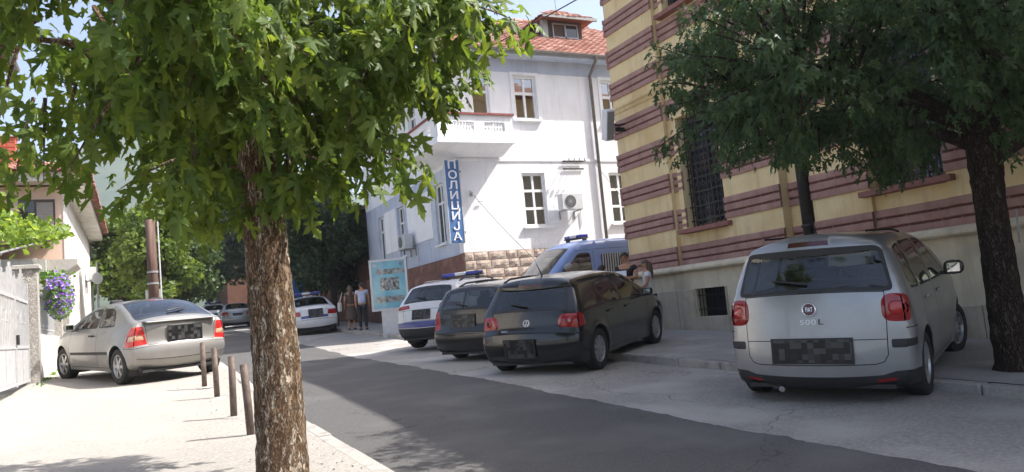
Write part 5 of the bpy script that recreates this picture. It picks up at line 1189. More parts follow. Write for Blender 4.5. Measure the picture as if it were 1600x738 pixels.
# GOLF -------------------------------------------------------
c, r = car(GOLF, 'parked_car', 'black five door hatchback parked nose-in before the striped building', 'car', 5.16, 10.26, 56, GRP)
c.mirror(r, 2.75, 1.0, (.085, .1, .07), black_paint); c.plate(r, .45, .1, .5, .26); c.antenna(r, .75, .2, -1.2); c.wiper(r, 1.0, 0, .3, 1); handles(c, r, (1.3, 2.05), .84)
M = badge_frame(c, 0, .79, .004); bg_ = MB().lathe([(0, .003), (.05, .003), (.05, -.004)], 24, M).build('badge', black_paint, r, False)
MB().lathe([(.046, 0), (.047, .008), (.055, .008), (.057, 0)], 24, M).build('badge_ring', chrome, bg_, False, True)
m = MB()
def bar2(p, q): 
    a, b = M @ Vector((p[0], p[1], .006)), M @ Vector((q[0], q[1], .006)); m.tube([a, b], .0045, 6)
for p, q in (((-.02, .042), (0, .006)), ((.02, .042), (0, .006)), ((-.044, .012), (-.02, -.04)), ((-.02, -.04), (0, -.004)), ((0, -.004), (.02, -.04)), ((.02, -.04), (.044, .012))): bar2(p, q)
m.build('badge_emblem', chrome, bg_, False)
me = text_mesh('GOLF', .045, .002); xform_mesh(me, badge_frame(c, .38, .655, .005)); link('model_lettering', me, chrome, r)
# OPEL -------------------------------------------------------
c, r = car(OPEL, 'parked_car', 'silver three door hatchback parked on the sunny left pavement', 'car', .73, 14.45, -22, GRP)
c.mirror(r, 2.62, 1.0, (.085, .1, .07), silver_warm); c.plate(r, .81, -.04, .58, .25); c.antenna(r, 1.35, .06, -1); c.wiper(r, 1.1, .1, .36, -1); handles(c, r, (1.85,), .83, blackpl)
bevel(MB().obox((.11, 0, 1.035), (.08, 0, .012), (0, .62, 0), (0, 0, .013)).build('boot_spoiler', silver_warm, r, False), .01)
MB().tube([(.35, -.2, .3), (.9, -.2, .32)], .09, 10).box(.3, .6, -.6, .5, .24, .3).build('silencer', pm('rusty_exhaust', (.12, .07, .045), (.08, .05, .04), scale=15, rough=.9), r, False)
# WAGON ------------------------------------------------------
c, r = car(WAGON, 'parked_car', 'dark grey estate car squeezed between the black hatchback and police car', 'car', 5.55, 13.5, 56, GRP)
c.mirror(r, 2.95, 1.02); c.plate(r, .8, .08, .52, .24); c.rails(r, .75, 2.7, .52); c.wiper(r, 1.05, 0, .3, 1)
# SUV --------------------------------------------------------
c, r = car(SUV, 'police_car', 'white police SUV with blue light bar parked beyond the dark estate', 'police car', 6.05, 17.25, 56, 'police cars')
c.mirror(r, 2.8, 1.15); c.plate(r, .83, .06, .5, .2); c.rails(r, .9, 2.6, .56); c.lightbar(r, 1.9, 1.15); c.wiper(r, 1.16, 0, .3, 1)
# SALOON -----------------------------------------------------
c, r = car(SALOON, 'police_car', 'white police saloon with blue stripes facing away behind the maple trunk', 'police car', 6.1, 29.6, 4, 'police cars')
c.mirror(r, 2.95, 1.03); c.plate(r, .82, -.05, .52, .3); c.lightbar(r, 2.2, 1.1)
c, r = car(SALOON2, 'parked_car', 'grey silver saloon far up the street, left of the maple trunk', 'car', 5.2, 46.5, 4, GRP)
c.mirror(r, 2.95, 1.03); c.plate(r, .78, 0, .5, .12)
FARSUV = dict(SUV); FARSUV['side'] = [f for f in SUV['side'] if f[0] != 'police_stripe']
c, r = car(FARSUV, 'police_car', 'white police SUV parked farthest up the street, half hidden by the saloon', 'police car', 4.9, 58, 4, 'police cars')
c.lightbar(r, 1.9, 1.15); c.plate(r, .83, 0, .5, .12)
FARDARK = dict(WAGON, paint=paint('dark_green_paint', (.03, .045, .04), .2, .3))
c, r = car(FARDARK, 'parked_car', 'dark car in the shade at the far end of the street', 'car', 3.6, 66, 4, GRP)
# VAN --------------------------------------------------------
c, r = car(VAN, 'police_van', 'blue police van with roof light bar parked across the alley', 'van', 14.5, 18.6, -90)
c.mirror(r, 4.35, 1.5, (.09, .11, .16), blackpl); c.lightbar(r, 3.3, .95); handles(c, r, (3.5,), 1.18, blackpl)
yv = float(c.W(np.array([2.2]), np.array([1.7]))[0]); m = MB()
for i in range(13): x = 2.12+i*.08; yy = float(c.W(np.array([x]), np.array([1.7]))[0]); m.box(x-.013, x+.013, yy+.012, yy+.035, 1.47, 1.98)
m.build('window_bar', lightgrey, r, False)
# ================================================================ people
def skin_mesh(verts, edges, radii, root=0, sub=1):
    me = bpy.data.meshes.new('skin_tmp'); me.from_pydata([tuple(v) for v in verts], edges, []); o = bpy.data.objects.new('skin_tmp', me)
    sm = o.modifiers.new('skin', 'SKIN'); sm.use_smooth_shade = True
    if sub: ss = o.modifiers.new('sub', 'SUBSURF'); ss.levels = sub; ss.render_levels = sub
    for i, d in enumerate(me.skin_vertices[0].data):
        r_ = radii[i]; d.radius = r_ if isinstance(r_, tuple) else (r_, r_); d.use_root = (i == root)
    out = evaluated(o); bpy.data.meshes.remove(me); return out
skin_tone = pm('skin', srgb('#b98868'), srgb('#ad7c5d'), scale=8, rough=.6); 
hair_dark = pm('dark_hair', (.018, .013, .01), (.03, .022, .016), scale=30, rough=.55); hair_grey = pm('grey_hair', (.35, .34, .32), (.25, .24, .23), scale=30, rough=.6); hair_brown = pm('brown_hair', (.075, .045, .028), (.11, .07, .045), scale=30, rough=.55)
def person(x, y, head, label, height=1.72, top=None, bottom=None, hair=hair_dark, longhair=False, arms=((-.05, .05, 0), (.05, .05, 0)), lean=0., skirt=False, top_long=False, group=None, look=0.):
    """arms: per side (elbow forward, hand forward, hand height) offsets; lean = forward bend in metres at the shoulders"""
    g = gz(x, y); k = height/1.72; root = thing('person', label, 'person', group=group)
    root.matrix_world = Matrix.Translation((x, y, g)) @ Matrix.Rotation(-R_(head), 4, 'Z') @ Matrix.Scale(k, 4)
    L = lean
    V = {'pel': (0, 0, .93), 'waist': (0, .0+L*.3, 1.08), 'chest': (0, L*.75, 1.28), 'uch': (0, L, 1.42), 'neck': (0, L*1.08, 1.49), 'nk2': (0, L*1.15+.015, 1.545), 'hd': (0, L*1.25+.02, 1.615), 'hd2': (0, L*1.3+.012, 1.675)}
    Rr = {'pel': (.155, .105), 'waist': (.135, .09), 'chest': (.155, .105), 'uch': (.13, .085), 'neck': (.055, .055), 'nk2': (.056, .06), 'hd': (.078, .096), 'hd2': (.06, .075)}
    E_ = [('pel', 'waist'), ('waist', 'chest'), ('chest', 'uch'), ('uch', 'neck'), ('neck', 'nk2'), ('nk2', 'hd'), ('hd', 'hd2')]
    for s, n in ((-1, 'L'), (1, 'R')):
        a = arms[0 if s < 0 else 1]
        sh = np.array([s*.175, L, 1.405]); el = np.array([s*.235, L*.7+a[0]*1.0, 1.13+max(0, a[2])*.25]); hd = np.array([s*(.235-.1*(a[1] > .15)), L*.5+a[1], .9+a[2]])
        V.update({'sh'+n: sh, 'um'+n: (sh+el)/2+np.array([s*.01, 0, 0]), 'el'+n: el, 'fm'+n: el*.6+hd*.4, 'wr'+n: hd}); Rr.update({'sh'+n: .062, 'um'+n: .05, 'el'+n: .042, 'fm'+n: .04, 'wr'+n: .027})
        d = hd-el; d = d/np.linalg.norm(d); pa = hd+d*.07; V['pm'+n] = pa; Rr['pm'+n] = (.036, .017)
        E_ += [('uch', 'sh'+n), ('sh'+n, 'um'+n), ('um'+n, 'el'+n), ('el'+n, 'fm'+n), ('fm'+n, 'wr'+n), ('wr'+n, 'pm'+n)]
        sd_ = np.cross(d, [s*1., 0, 0]); sd_ = sd_/(np.linalg.norm(sd_)+1e-6)
        for q, (of, ln) in enumerate(((-.027, .065), (-.009, .08), (.009, .083), (.027, .072))):
            V[f'f{q}'+n] = pa+d*.035+sd_*of; V[f'g{q}'+n] = pa+d*ln+sd_*of*1.1-np.array([s*.02, 0, 0]); Rr[f'f{q}'+n] = .009; Rr[f'g{q}'+n] = .007; E_ += [('pm'+n, f'f{q}'+n), (f'f{q}'+n, f'g{q}'+n)]
        V['t0'+n] = hd+d*.03+sd_*.04; V['t1'+n] = hd+d*.075+sd_*.055; Rr['t0'+n] = .011; Rr['t1'+n] = .008; E_ += [('wr'+n, 't0'+n), ('t0'+n, 't1'+n)]
        hp = np.array([s*.095, 0, .86]); kn = np.array([s*.105, .02, .49]); an = np.array([s*.105, -.02, .08]); V.update({'hp'+n: hp, 'th'+n: (hp+kn)/2, 'kn'+n: kn, 'cf'+n: kn*.65+an*.35+np.array([0, -.02, 0]), 'an'+n: an, 'he'+n: an+np.array([0, -.01, -.045]), 'to'+n: an+np.array([s*.02, .15, -.05])})
        Rr.update({'hp'+n: .085, 'th'+n: .078, 'kn'+n: .055, 'cf'+n: .055, 'an'+n: .035, 'he'+n: .035, 'to'+n: (.04, .028)}); E_ += [('pel', 'hp'+n), ('hp'+n, 'th'+n), ('th'+n, 'kn'+n), ('kn'+n, 'cf'+n), ('cf'+n, 'an'+n), ('an'+n, 'he'+n), ('an'+n, 'to'+n)]
    def part(nm, keys, grow, mat, edges=None, over=None, sub=1):
        ks = [q for q in V if q in keys]; ix = {q: i for i, q in enumerate(ks)}; ed = [(ix[a], ix[b]) for a, b in E_ if a in ix and b in ix]; rr = []
        for q in ks:
            r_ = (over or {}).get(q, Rr[q]); r_ = r_ if isinstance(r_, tuple) else (r_, r_); rr.append((r_[0]+grow, r_[1]+grow))
        me = skin_mesh([V[q] for q in ks], ed, rr, 0, sub); return link(nm, me, mat, root, smooth=True)
    part('body', set(V), 0, skin_tone)
    side = [q+n for n in 'LR' for q in (('sh', 'um', 'el', 'fm', 'wr') if top_long else ('sh', 'um'))]
    part('shirt', {'pel', 'waist', 'chest', 'uch'} | set(side), .017, top, over={'pel': (.16, .11)})
    if skirt:
        MB().lathe([(.15, .95), (.19, .8), (.23, .5), (.25, .38), (.22, .38)], 16, Matrix.Diagonal((1, .8, 1, 1))).build('skirt', bottom, root, False, True)
    else: part('trousers', {'pel'} | {q+n for n in 'LR' for q in ('hp', 'th', 'kn', 'cf', 'an')}, .014, bottom)
    shoe = MB()
    for s in (-1, 1): shoe.obox((s*.115, .045, .035), (.045, 0, 0), (0, .14, 0), (0, 0, .034))
    bevel(shoe.build('shoes', pm('dark_shoes', (.03, .028, .026), rough=.5), root, False), .025, 3)
    # hair shell and face
    hc = np.array(V['hd'])+np.array([0, -.004, .02]); Vh = []; Fh = []; n_, m_ = 14, 9
    for j in range(m_+1):
        ph = math.pi*.62*j/m_
        for i in range(n_):
            t = 2*math.pi*i/n_; fr = max(0, math.sin(t)); q = min(ph, math.pi*(.62-.25*fr)); Vh.append((hc[0]+.09*math.sin(q)*math.cos(t), hc[1]+.108*math.sin(q)*math.sin(t)-.008, hc[2]+.105*math.cos(q)))
    Fh = [(j*n_+i, j*n_+(i+1) % n_, (j+1)*n_+(i+1) % n_, (j+1)*n_+i) for j in range(m_) for i in range(n_)]
    hm = MB().add(Vh, Fh)
    if longhair: hm.tube([hc+np.array([0, -.06, .02]), hc+np.array([0, -.085, -.1]), hc+np.array([0, -.1, -.24]), hc+np.array([0, -.095, -.36])], [.075, .085, .075, .03], 12)
    hm.build('hair', hair, root, False, True)
    fy = hc[1]+.1
    MB().tube([(0, fy-.02, hc[2]+.0), (0, fy+.012, hc[2]-.04), (0, fy-.015, hc[2]-.05)], [.008, .014, .006], 6).build('nose', skin_tone, root, False, True)
    ey = MB()
    for s in (-1, 1): ey.lathe([(0, .0), (.011, -.003), (.013, -.01)], 8, Matrix.Translation((s*.032, fy-.012, hc[2]-.01)) @ Matrix.Rotation(R_(-90), 4, 'X')); 
    ey.build('eyes', pm('eye_dark', (.02, .016, .014), rough=.3), root, False)
    MB().obox((0, fy-.013, hc[2]-.08), (.022, 0, 0), (0, .006, 0), (0, 0, .005)).build('mouth', pm('lips', srgb('#8d4f45'), rough=.6), root, False)
    er = MB()
    for s in (-1, 1): er.obox((s*.084, hc[1]+.005, hc[2]-.02), (.008, 0, 0), (0, .018, .004), (0, -.004, .03))
    bevel(er.build('ears', skin_tone, root, False), .006, 2)
    return root
c_black = pm('black_tshirt', (.02, .02, .023), (.03, .03, .033), scale=8, rough=.9); c_white = pm('white_tshirt', (.7, .71, .73), (.62, .63, .66), scale=6, rough=.9); c_jean = pm('blue_jeans', (.05, .07, .13), (.07, .09, .16), scale=12, rough=.9); c_lblue = pm('pale_blue_shirt', (.5, .56, .72), (.44, .5, .66), scale=6, rough=.9); c_brown = pm('brown_dress', (.12, .085, .065), (.09, .065, .05), scale=6, rough=.9); c_dark = pm('dark_trousers', (.02, .022, .03), (.03, .032, .04), scale=9, rough=.9)
PG = 'people standing by the blue van'
person(9.45, 13.68, 235, 'man in a black T-shirt holding white papers beside the blue van', 1.78, c_black, c_dark, hair_dark, arms=((.05, .3, .28), (.05, .3, .28)), group=PG)
person(9.64, 13.22, 300, 'woman with long brown hair and white T-shirt at the striped building corner', 1.58, c_white, c_jean, hair_brown, True, arms=((.04, .22, .16), (.02, .12, .02)), group=PG)
person(8.95, 13.9, 75, 'dark haired woman in white facing the man with papers', 1.55, c_white, c_jean, hair_dark, True, lean=.04, group=PG)
person(8.4, 14.3, 80, 'grey haired person in white before the van door window', 1.64, c_white, c_dark, hair_grey, group=PG)
o = thing('paper_sheets', 'white paper sheets held by the man in black', 'papers', (9.2, 13.5, gz(10, 14)+1.2))
for i in range(3): MB().obox((9.19-.006*i, 13.5, gz(10, 14)+1.26), (.03, .04, .12), (.09, -.07, 0), (.002, .002, -.001)).build('sheet', pm('paper', (.75, .76, .78), rough=.8), o)
SGp = 'people walking by the poster case'
person(7.42, 27.7, 20, 'man in pale blue shirt and dark trousers walking behind the poster case', 1.72, c_lblue, c_dark, hair_dark, arms=((-.05, .02, .05), (.05, .1, .05)), lean=.08, group=SGp)
person(7.2, 28.5, 5, 'woman in a brown dress with a pale bag near the police saloon', 1.64, c_brown, c_brown, hair_brown, True, skirt=True, group=SGp)
bgp = thing('shoulder_bag', 'pale cloth bag hanging at the side of the woman in brown', 'bag', (6.78, 28.45, gz(7.2, 28.4)+.7))
bevel(MB().box(6.72, 6.82, 28.3, 28.6, gz(7.2, 28.4)+.72, gz(7.2, 28.4)+1.05).build('bag_body', pm('pale_cloth', (.5, .49, .45), rough=.9), bgp), .03); MB().tube([(6.77, 28.35, gz(7.2, 28.4)+1.04), (6.9, 28.48, gz(7.2, 28.4)+1.42), (6.77, 28.55, gz(7.2, 28.4)+1.04)], .012, 5).build('strap', pm('pale_cloth', (.5, .49, .45), rough=.9), bgp)
person(7.3, 36.8, 200, 'person in white shirt beyond the white police saloon', 1.7, c_white, c_dark, hair_dark, group='people beyond the police saloon')
person(7.75, 37.2, 230, 'person in pale blue shirt beyond the white police saloon', 1.66, c_lblue, c_dark, hair_dark, group='people beyond the police saloon')
bp_ = thing('blue_panel', 'upright blue panel under the dark trees beyond the police saloon', 'panel', (7.2, 38.5, gz(7.2, 38.5)))
bevel(MB().box(6.85, 7.5, 38.5, 38.56, gz(7.2, 38.5)+.1, gz(7.2, 38.5)+2.2).build('panel_face', pm('faded_blue', srgb('#3a6ea8'), srgb('#2f5f96'), scale=3, rough=.6), bp_), .01); MB().box(6.9, 6.96, 38.56, 38.6, gz(7.2, 38.5)-.05, gz(7.2, 38.5)+2.1).box(7.4, 7.46, 38.56, 38.6, gz(7.2, 38.5)-.05, gz(7.2, 38.5)+2.1).build('panel_post', greymetal, bp_)
# ================================================================ trees
HALF = [(.08, -.04), (.30, -.06), (.21, .06), (.13, .13), (.29, .17), (.39, .25), (.58, .37), (.43, .37), (.37, .43), (.26, .375), (.095, .37), (.15, .5), (.145, .58), (.22, .68), (.125, .7), (.11, .8), (.05, .87)]
def leaf_template(fold=.22, droop=.25, twist=0., sx=1.):
    r = [(0, 0)]+HALF+[(0, 1.0)]+[(-x, y) for x, y in HALF[::-1]]
    V = [(0, .32, 0)]+[(x, y, 0) for x, y in r]
    V = np.array([(x*sx*(1-.25*droop*abs(x)), y, -fold*abs(x)-droop*y*y*.5+twist*x*y+.04*math.sin(9*y+4*x)) for x, y, _ in V])
    n = len(r); F = np.array([(0, 1+i, 1+(i+1) % n) for i in range(n)], 'i4'); return V, F
LEAVES = [leaf_template(.32, .4, .2), leaf_template(.5, .7, -.3, .8), leaf_template(.12, .25, .35, .92), leaf_template(.7, .95, .1, .85)]
def orient(d, nrm):
    d = d/np.linalg.norm(d, axis=1)[:, None]; s_ = np.cross(d, nrm); s_ /= np.linalg.norm(s_, axis=1)[:, None]+1e-9; k = np.cross(s_, d)
    return np.stack([s_, d, k], 2)            # columns
def leaves_mesh(name, P, Rm, S, mat, sel=None):
    """merge many leaves into one mesh"""
    Vs, Fs, off = [], [], 0; var = np.arange(len(P)) % 4
    for v in range(4):
        i = np.where(var == v)[0]
        if not len(i): continue
        T, F = LEAVES[v]; Q = np.einsum('nij,mj->nmi', Rm[i], T)*S[i][:, None, None]+P[i][:, None, :]
        Vs.append(Q.reshape(-1, 3)); Fs.append((F[None]+(np.arange(len(i))*len(T))[:, None, None]).reshape(-1, 3)+off); off += len(i)*len(T)
    return raw_mesh(name, np.vstack(Vs), np.vstack(Fs), mat)
LEAFOBJ = {}
def leaf_tree(root, sprays, leaf_len, mat, barkm, rng, per=26, nobj=300, bare=.0):
    """sprays: list of (start, tip). twigs + leaves; nearest leaves become objects of their own"""
    P, D, N, S = [], [], [], []; tw = MB()
    for a, b, k in sprays:
        a, b = np.array(a), np.array(b); L_ = np.linalg.norm(b-a); mid = (a+b)/2+np.array([0, 0, .12*L_])
        pts = [(1-t)**2*a+2*t*(1-t)*mid+t*t*b for t in np.linspace(0, 1, 6)]; tw.tube([tuple(p) for p in pts], [.014, .012, .01, .007, .005, .003], 4, False)
        n = int(per*k); t = bare+(1-bare)*rng.beta(1.6, 1.0, n); c = (1-t)[:, None]**2*a+(2*t*(1-t))[:, None]*mid+(t*t)[:, None]*b
        out = b-a; out = out/np.linalg.norm(out); h = np.array([out[0], out[1], 0])
        off = rng.normal(size=(n, 3)); off -= (off@out)[:, None]*out*.5; off /= np.linalg.norm(off, axis=1)[:, None]
        ln = rng.uniform(.04, .17, n)*(leaf_len/.13); p = c+off*ln[:, None]+np.array([0, 0, -.03])
        d = off*.7+out*.45+np.array([0, 0, -1.05])+rng.normal(size=(n, 3))*.35
        nm = off*.55+h*.25+np.array([0, 0, .75])+rng.normal(size=(n, 3))*.4
        P.append(p); D.append(d); N.append(nm); S.append(leaf_len*rng.uniform(.45, 1.3, n))
    P = np.vstack(P); Rm = orient(np.vstack(D), np.vstack(N)); S = np.concatenate(S)
    tag(tw.build('twigs', barkm, root), kind='stuff')
    # nearest leaves inside the view
    v = P-np.array([0, 0, EYE]); fz = v@np.array(fw); fx = (v@np.array(cr))/fz; fy = (v@np.array(cu))/fz
    vis = (fz > 1) & (np.abs(fx) < .7) & (np.abs(fy) < .33); score = np.where(vis, S/fz, 0); top = np.argsort(-score)[:nobj]; mask = np.zeros(len(P), bool); mask[top] = True
    for i in top:
        key = (mat.name, i % 4)
        if key not in LEAFOBJ: LEAFOBJ[key] = raw_mesh('leaf', LEAVES[i % 4][0], LEAVES[i % 4][1], mat)
        o = bpy.data.objects.new('leaf', LEAFOBJ[key]); COL.objects.link(o); o.parent = root
        M = Matrix(Rm[i].tolist()).to_4x4() @ Matrix.Diagonal((S[i], S[i], S[i], 1)); M.translation = Vector(P[i])-root.location; o.matrix_local = M
    r = ~mask; tag(link('crown', leaves_mesh('crown', P[r], Rm[r], S[r], mat), None, root, True), kind='stuff')
    return len(P)
def trunk_mesh(path, rad, n=26, rng=None, rough=.012, seg=.03, plates=True):
    """tapered trunk with knobbly, plated bark relief"""
    path = np.array(path, float); rad = np.array(rad, float); d = np.r_[0, np.cumsum(np.linalg.norm(np.diff(path, axis=0), axis=1))]; m = max(4, int(d[-1]/seg)); s = np.linspace(0, d[-1], m+1)
    C = np.stack([np.interp(s, d, path[:, k]) for k in range(3)], 1)
    for _ in range(6): C[1:-1] = (C[:-2]+2*C[1:-1]+C[2:])/4
    r = np.interp(s, d, rad); th = np.linspace(0, 2*math.pi, n+1)[:-1]; ph = rng.uniform(0, 6.28, 12)
    V = []
    for i in range(m+1):
        t = C[min(i+1, m)]-C[max(i-1, 0)]; t /= np.linalg.norm(t); a = np.cross(t, [0, 1, .01]); a /= np.linalg.norm(a); b = np.cross(t, a)
        q = 1+.05*np.sin(2*th+ph[0]+s[i]*1.1)+.035*np.sin(3*th+ph[1]-s[i]*2)+.02*np.sin(5*th+ph[2]+s[i]*3)
        V.append(C[i]+(np.cos(th)[:, None]*a+np.sin(th)[:, None]*b)*(r[i]*q)[:, None])
    V = np.array(V)
    nz = rng.normal(size=(m+1, n)); nz = (nz+np.roll(nz, 1, 0)+np.roll(nz, -1, 0)*.8)/2.8; cen = C[:, None, :]; dirn = V-cen; dirn /= np.linalg.norm(dirn, axis=2)[:, :, None]; V = V+dirn*(nz*rough)[:, :, None]
    F = [(i*n+k, i*n+(k+1) % n, (i+1)*n+(k+1) % n, (i+1)*n+k) for i in range(m) for k in range(n)]
    return V.reshape(-1, 3), F
def bark_mat(name, c_dark, c_mid, c_flake, flake=.52, bs=44):
    m = bpy.data.materials.new(name); m.use_nodes = True; MATS[name] = m; t = m.node_tree; b = t.nodes['Principled BSDF']; b.inputs['Roughness'].default_value = .95; b.inputs['Specular IOR Level'].default_value = .15
    tc = t.nodes.new('ShaderNodeTexCoord'); mp = t.nodes.new('ShaderNodeMapping'); mp.inputs['Scale'].default_value = (1, 1, .3); t.links.new(tc.outputs['Object'], mp.inputs[0])
    v = t.nodes.new('ShaderNodeTexVoronoi'); v.inputs['Scale'].default_value = bs; v.feature = 'F1'
    n = t.nodes.new('ShaderNodeTexNoise'); n.inputs['Scale'].default_value = 9; n.inputs['Detail'].default_value = 7; n.inputs['Roughness'].default_value = .7; t.links.new(mp.outputs[0], n.inputs[0])
    ad = t.nodes.new('ShaderNodeMixRGB'); ad.inputs[0].default_value = .2; t.links.new(mp.outputs[0], ad.inputs[1]); t.links.new(n.outputs['Color'], ad.inputs[2]); t.links.new(ad.outputs[0], v.inputs[0])
    vd = t.nodes.new('ShaderNodeTexVoronoi'); vd.inputs['Scale'].default_value = bs; vd.feature = 'DISTANCE_TO_EDGE'; t.links.new(ad.outputs[0], vd.inputs[0])
    bw = t.nodes.new('ShaderNodeRGBToBW'); t.links.new(v.outputs['Color'], bw.inputs[0])
    mx = t.nodes.new('ShaderNodeMath'); mx.operation = 'MULTIPLY_ADD'; mx.inputs[1].default_value = .5; t.links.new(bw.outputs[0], mx.inputs[0]); n4 = t.nodes.new('ShaderNodeMath'); n4.operation = 'MULTIPLY'; n4.inputs[1].default_value = .55; t.links.new(n.outputs[0], n4.inputs[0]); t.links.new(n4.outputs[0], mx.inputs[2])
    rp_ = t.nodes.new('ShaderNodeValToRGB'); e = rp_.color_ramp.elements; e[0].position = .3; e[0].color = tuple(c_dark)+(1,); e[1].position = flake+.1; e[1].color = tuple(c_flake)+(1,); k = e.new(flake-.06); k.color = tuple(c_mid)+(1,)
    t.links.new(mx.outputs[0], rp_.inputs[0])
    ed = t.nodes.new('ShaderNodeMapRange'); ed.inputs[1].default_value = .0; ed.inputs[2].default_value = .12; t.links.new(vd.outputs['Distance'], ed.inputs[0])
    mm = t.nodes.new('ShaderNodeMix'); mm.data_type = 'RGBA'; mm.inputs[6].default_value = tuple(x*.6 for x in c_dark)+(1,); t.links.new(rp_.outputs[0], mm.inputs[7]); t.links.new(ed.outputs[0], mm.inputs[0]); t.links.new(mm.outputs[2], b.inputs['Base Color'])
    hh = t.nodes.new('ShaderNodeMath'); hh.operation = 'ADD'; t.links.new(ed.outputs[0], hh.inputs[0]); t.links.new(mx.outputs[0], hh.inputs[1])
    bp = t.nodes.new('ShaderNodeBump'); bp.inputs['Strength'].default_value = .9; bp.inputs['Distance'].default_value = .02; t.links.new(hh.outputs[0], bp.inputs['Height']); t.links.new(bp.outputs[0], b.inputs['Normal']); return m
bark1 = bark_mat('flaking_maple_bark', srgb('#5d4836'), srgb('#7d6753'), srgb('#ada08f'), .585, 46)
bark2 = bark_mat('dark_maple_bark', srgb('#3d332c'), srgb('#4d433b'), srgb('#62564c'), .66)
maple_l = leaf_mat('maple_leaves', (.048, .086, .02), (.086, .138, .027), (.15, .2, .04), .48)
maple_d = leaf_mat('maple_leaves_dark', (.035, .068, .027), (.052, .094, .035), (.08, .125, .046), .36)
rng = np.random.RandomState(11)
# ---- near maple
T1 = thing('maple_tree', 'large sunlit maple with flaking bark in the left foreground', 'tree', (.86, 5.62, gz(.86, 5.62)), 'maples')
b0 = np.array([.86, 5.62, T1.location.z])
V_, F_ = trunk_mesh([b0+(0, 0, -.15), b0+(.0, 0, .12), b0+(.0, 0, 1.0), b0+(-.01, 0, 1.9), b0+(-.03, 0, 2.5), b0+(-.05, .02, 3.6), b0+(-.1, .05, 5.2)], [.2, .165, .15, .142, .14, .09, .03], 40, rng, .006, .025)
link('trunk', raw_mesh('trunk', V_, F_, bark1, True), None, T1, True)
limbs = []
def limb(root, barkm, pts, rad, store):
    V_, F_ = trunk_mesh(pts, rad, 12, rng, .004, .05); link('limb', raw_mesh('limb', V_, F_, barkm, True), None, root, True); store += [np.array(p, float) for p in pts[1:]]
    a = np.array(pts, float)
    for i in range(len(a)-1): store.append((a[i]+a[i+1])/2)
for ang, ln, rise in ((-20, 1.5, 1.0), (40, 1.3, 1.2), (100, 1.5, .9), (160, 1.7, 1.0), (215, 1.6, .8), (255, 1.5, 1.1), (305, 1.6, .9), (10, 1.2, 2.2), (130, 1.3, 2.2), (240, 1.2, 2.3)):
    a = R_(ang+rng.uniform(-10, 10)); s0 = b0+np.array([-.03, 0, 2.2+rng.uniform(-.1, .6)+(.8 if rise > 2 else 0)]); u = np.array([math.cos(a), math.sin(a), 0])
    limb(T1, bark1, [s0, s0+u*ln*.35+np.array([0, 0, rise*.35]), s0+u*ln*.7+np.array([0, 0, rise*.6]), s0+u*ln+np.array([0, 0, rise*.7])], [.065, .045, .03, .012], limbs)
LB = np.array(limbs)
def near_limb(p): 
    q = LB[np.argmin(np.linalg.norm(LB-p, axis=1)+rng.uniform(0, .25, len(LB)))]; return q
spr = []
SH = np.array([math.sin(SUN_AZ), math.cos(SUN_AZ)]); TREE = np.array([.86, 5.62])
def shades_trunk(p):
    """would foliage at p keep the sun off the clear stem? (sprays there are left out so the trunk is lit)"""
    d = np.array(p[:2])-TREE; s_ = d@SH; q = abs(d[0]*SH[1]-d[1]*SH[0]); hz = p[2]-s_*math.tan(SUN_EL)
    return s_ > .3 and q < .42 and -.3 < hz < 1.85
def crown_sprays(n, zlo, zhi, rmax, zb, cx0, cy0, sq=1.0, dens_=1., thin=False):
    k = 0
    while k < n:
        th = rng.uniform(0, 2*math.pi); r = rmax*math.sqrt(rng.uniform(.02, 1)); z = rng.uniform(zlo, zhi); base = zb(r, th)
        if z < base: continue
        if z > 3.4 and r > rmax*math.sqrt(max(0, 1-((z-3.4)/(6.4-3.4))**2)): continue
        tip = np.array([cx0+r*math.cos(th), cy0+r*math.sin(th)*sq, z])
        if thin:       # the crown is ragged and open on the house side
            dv = tip-np.array([0, 0, EYE]); dz_ = dv@np.array(fw); ax_, ay_ = dv@np.array(cr)/dz_, -(dv@np.array(cu))/dz_
            if ax_ < -.56 and -.27 < ay_ < -.1 and not (-.2 < ay_ < -.14 and rng.rand() < .35): continue
            if ax_ < -.52 and rng.rand() < .2: continue
        if thin and shades_trunk(tip): continue
        q = near_limb(tip+np.array([0, 0, .25])); dv = tip-q; L_ = np.linalg.norm(dv)
        if L_ > .75: q = tip-dv/L_*rng.uniform(.5, .75)
        if L_ < .25: q = tip-np.array([math.cos(th), math.sin(th), -.3])*.35
        spr.append((q, tip, dens_)); k += 1
zb1 = lambda r, th: 1.9+.17*r+.14*r*r*(1.15 if math.cos(th) > .2 else .75)+.16*math.sin(3*th+1)+.12*math.sin(5*th+r*3)
crown_sprays(215, 1.9, 3.7, 2.0, zb1, .58, 5.5, thin=True)
crown_sprays(75, 3.7, 6.3, 2.1, zb1, .62, 5.5, thin=True)
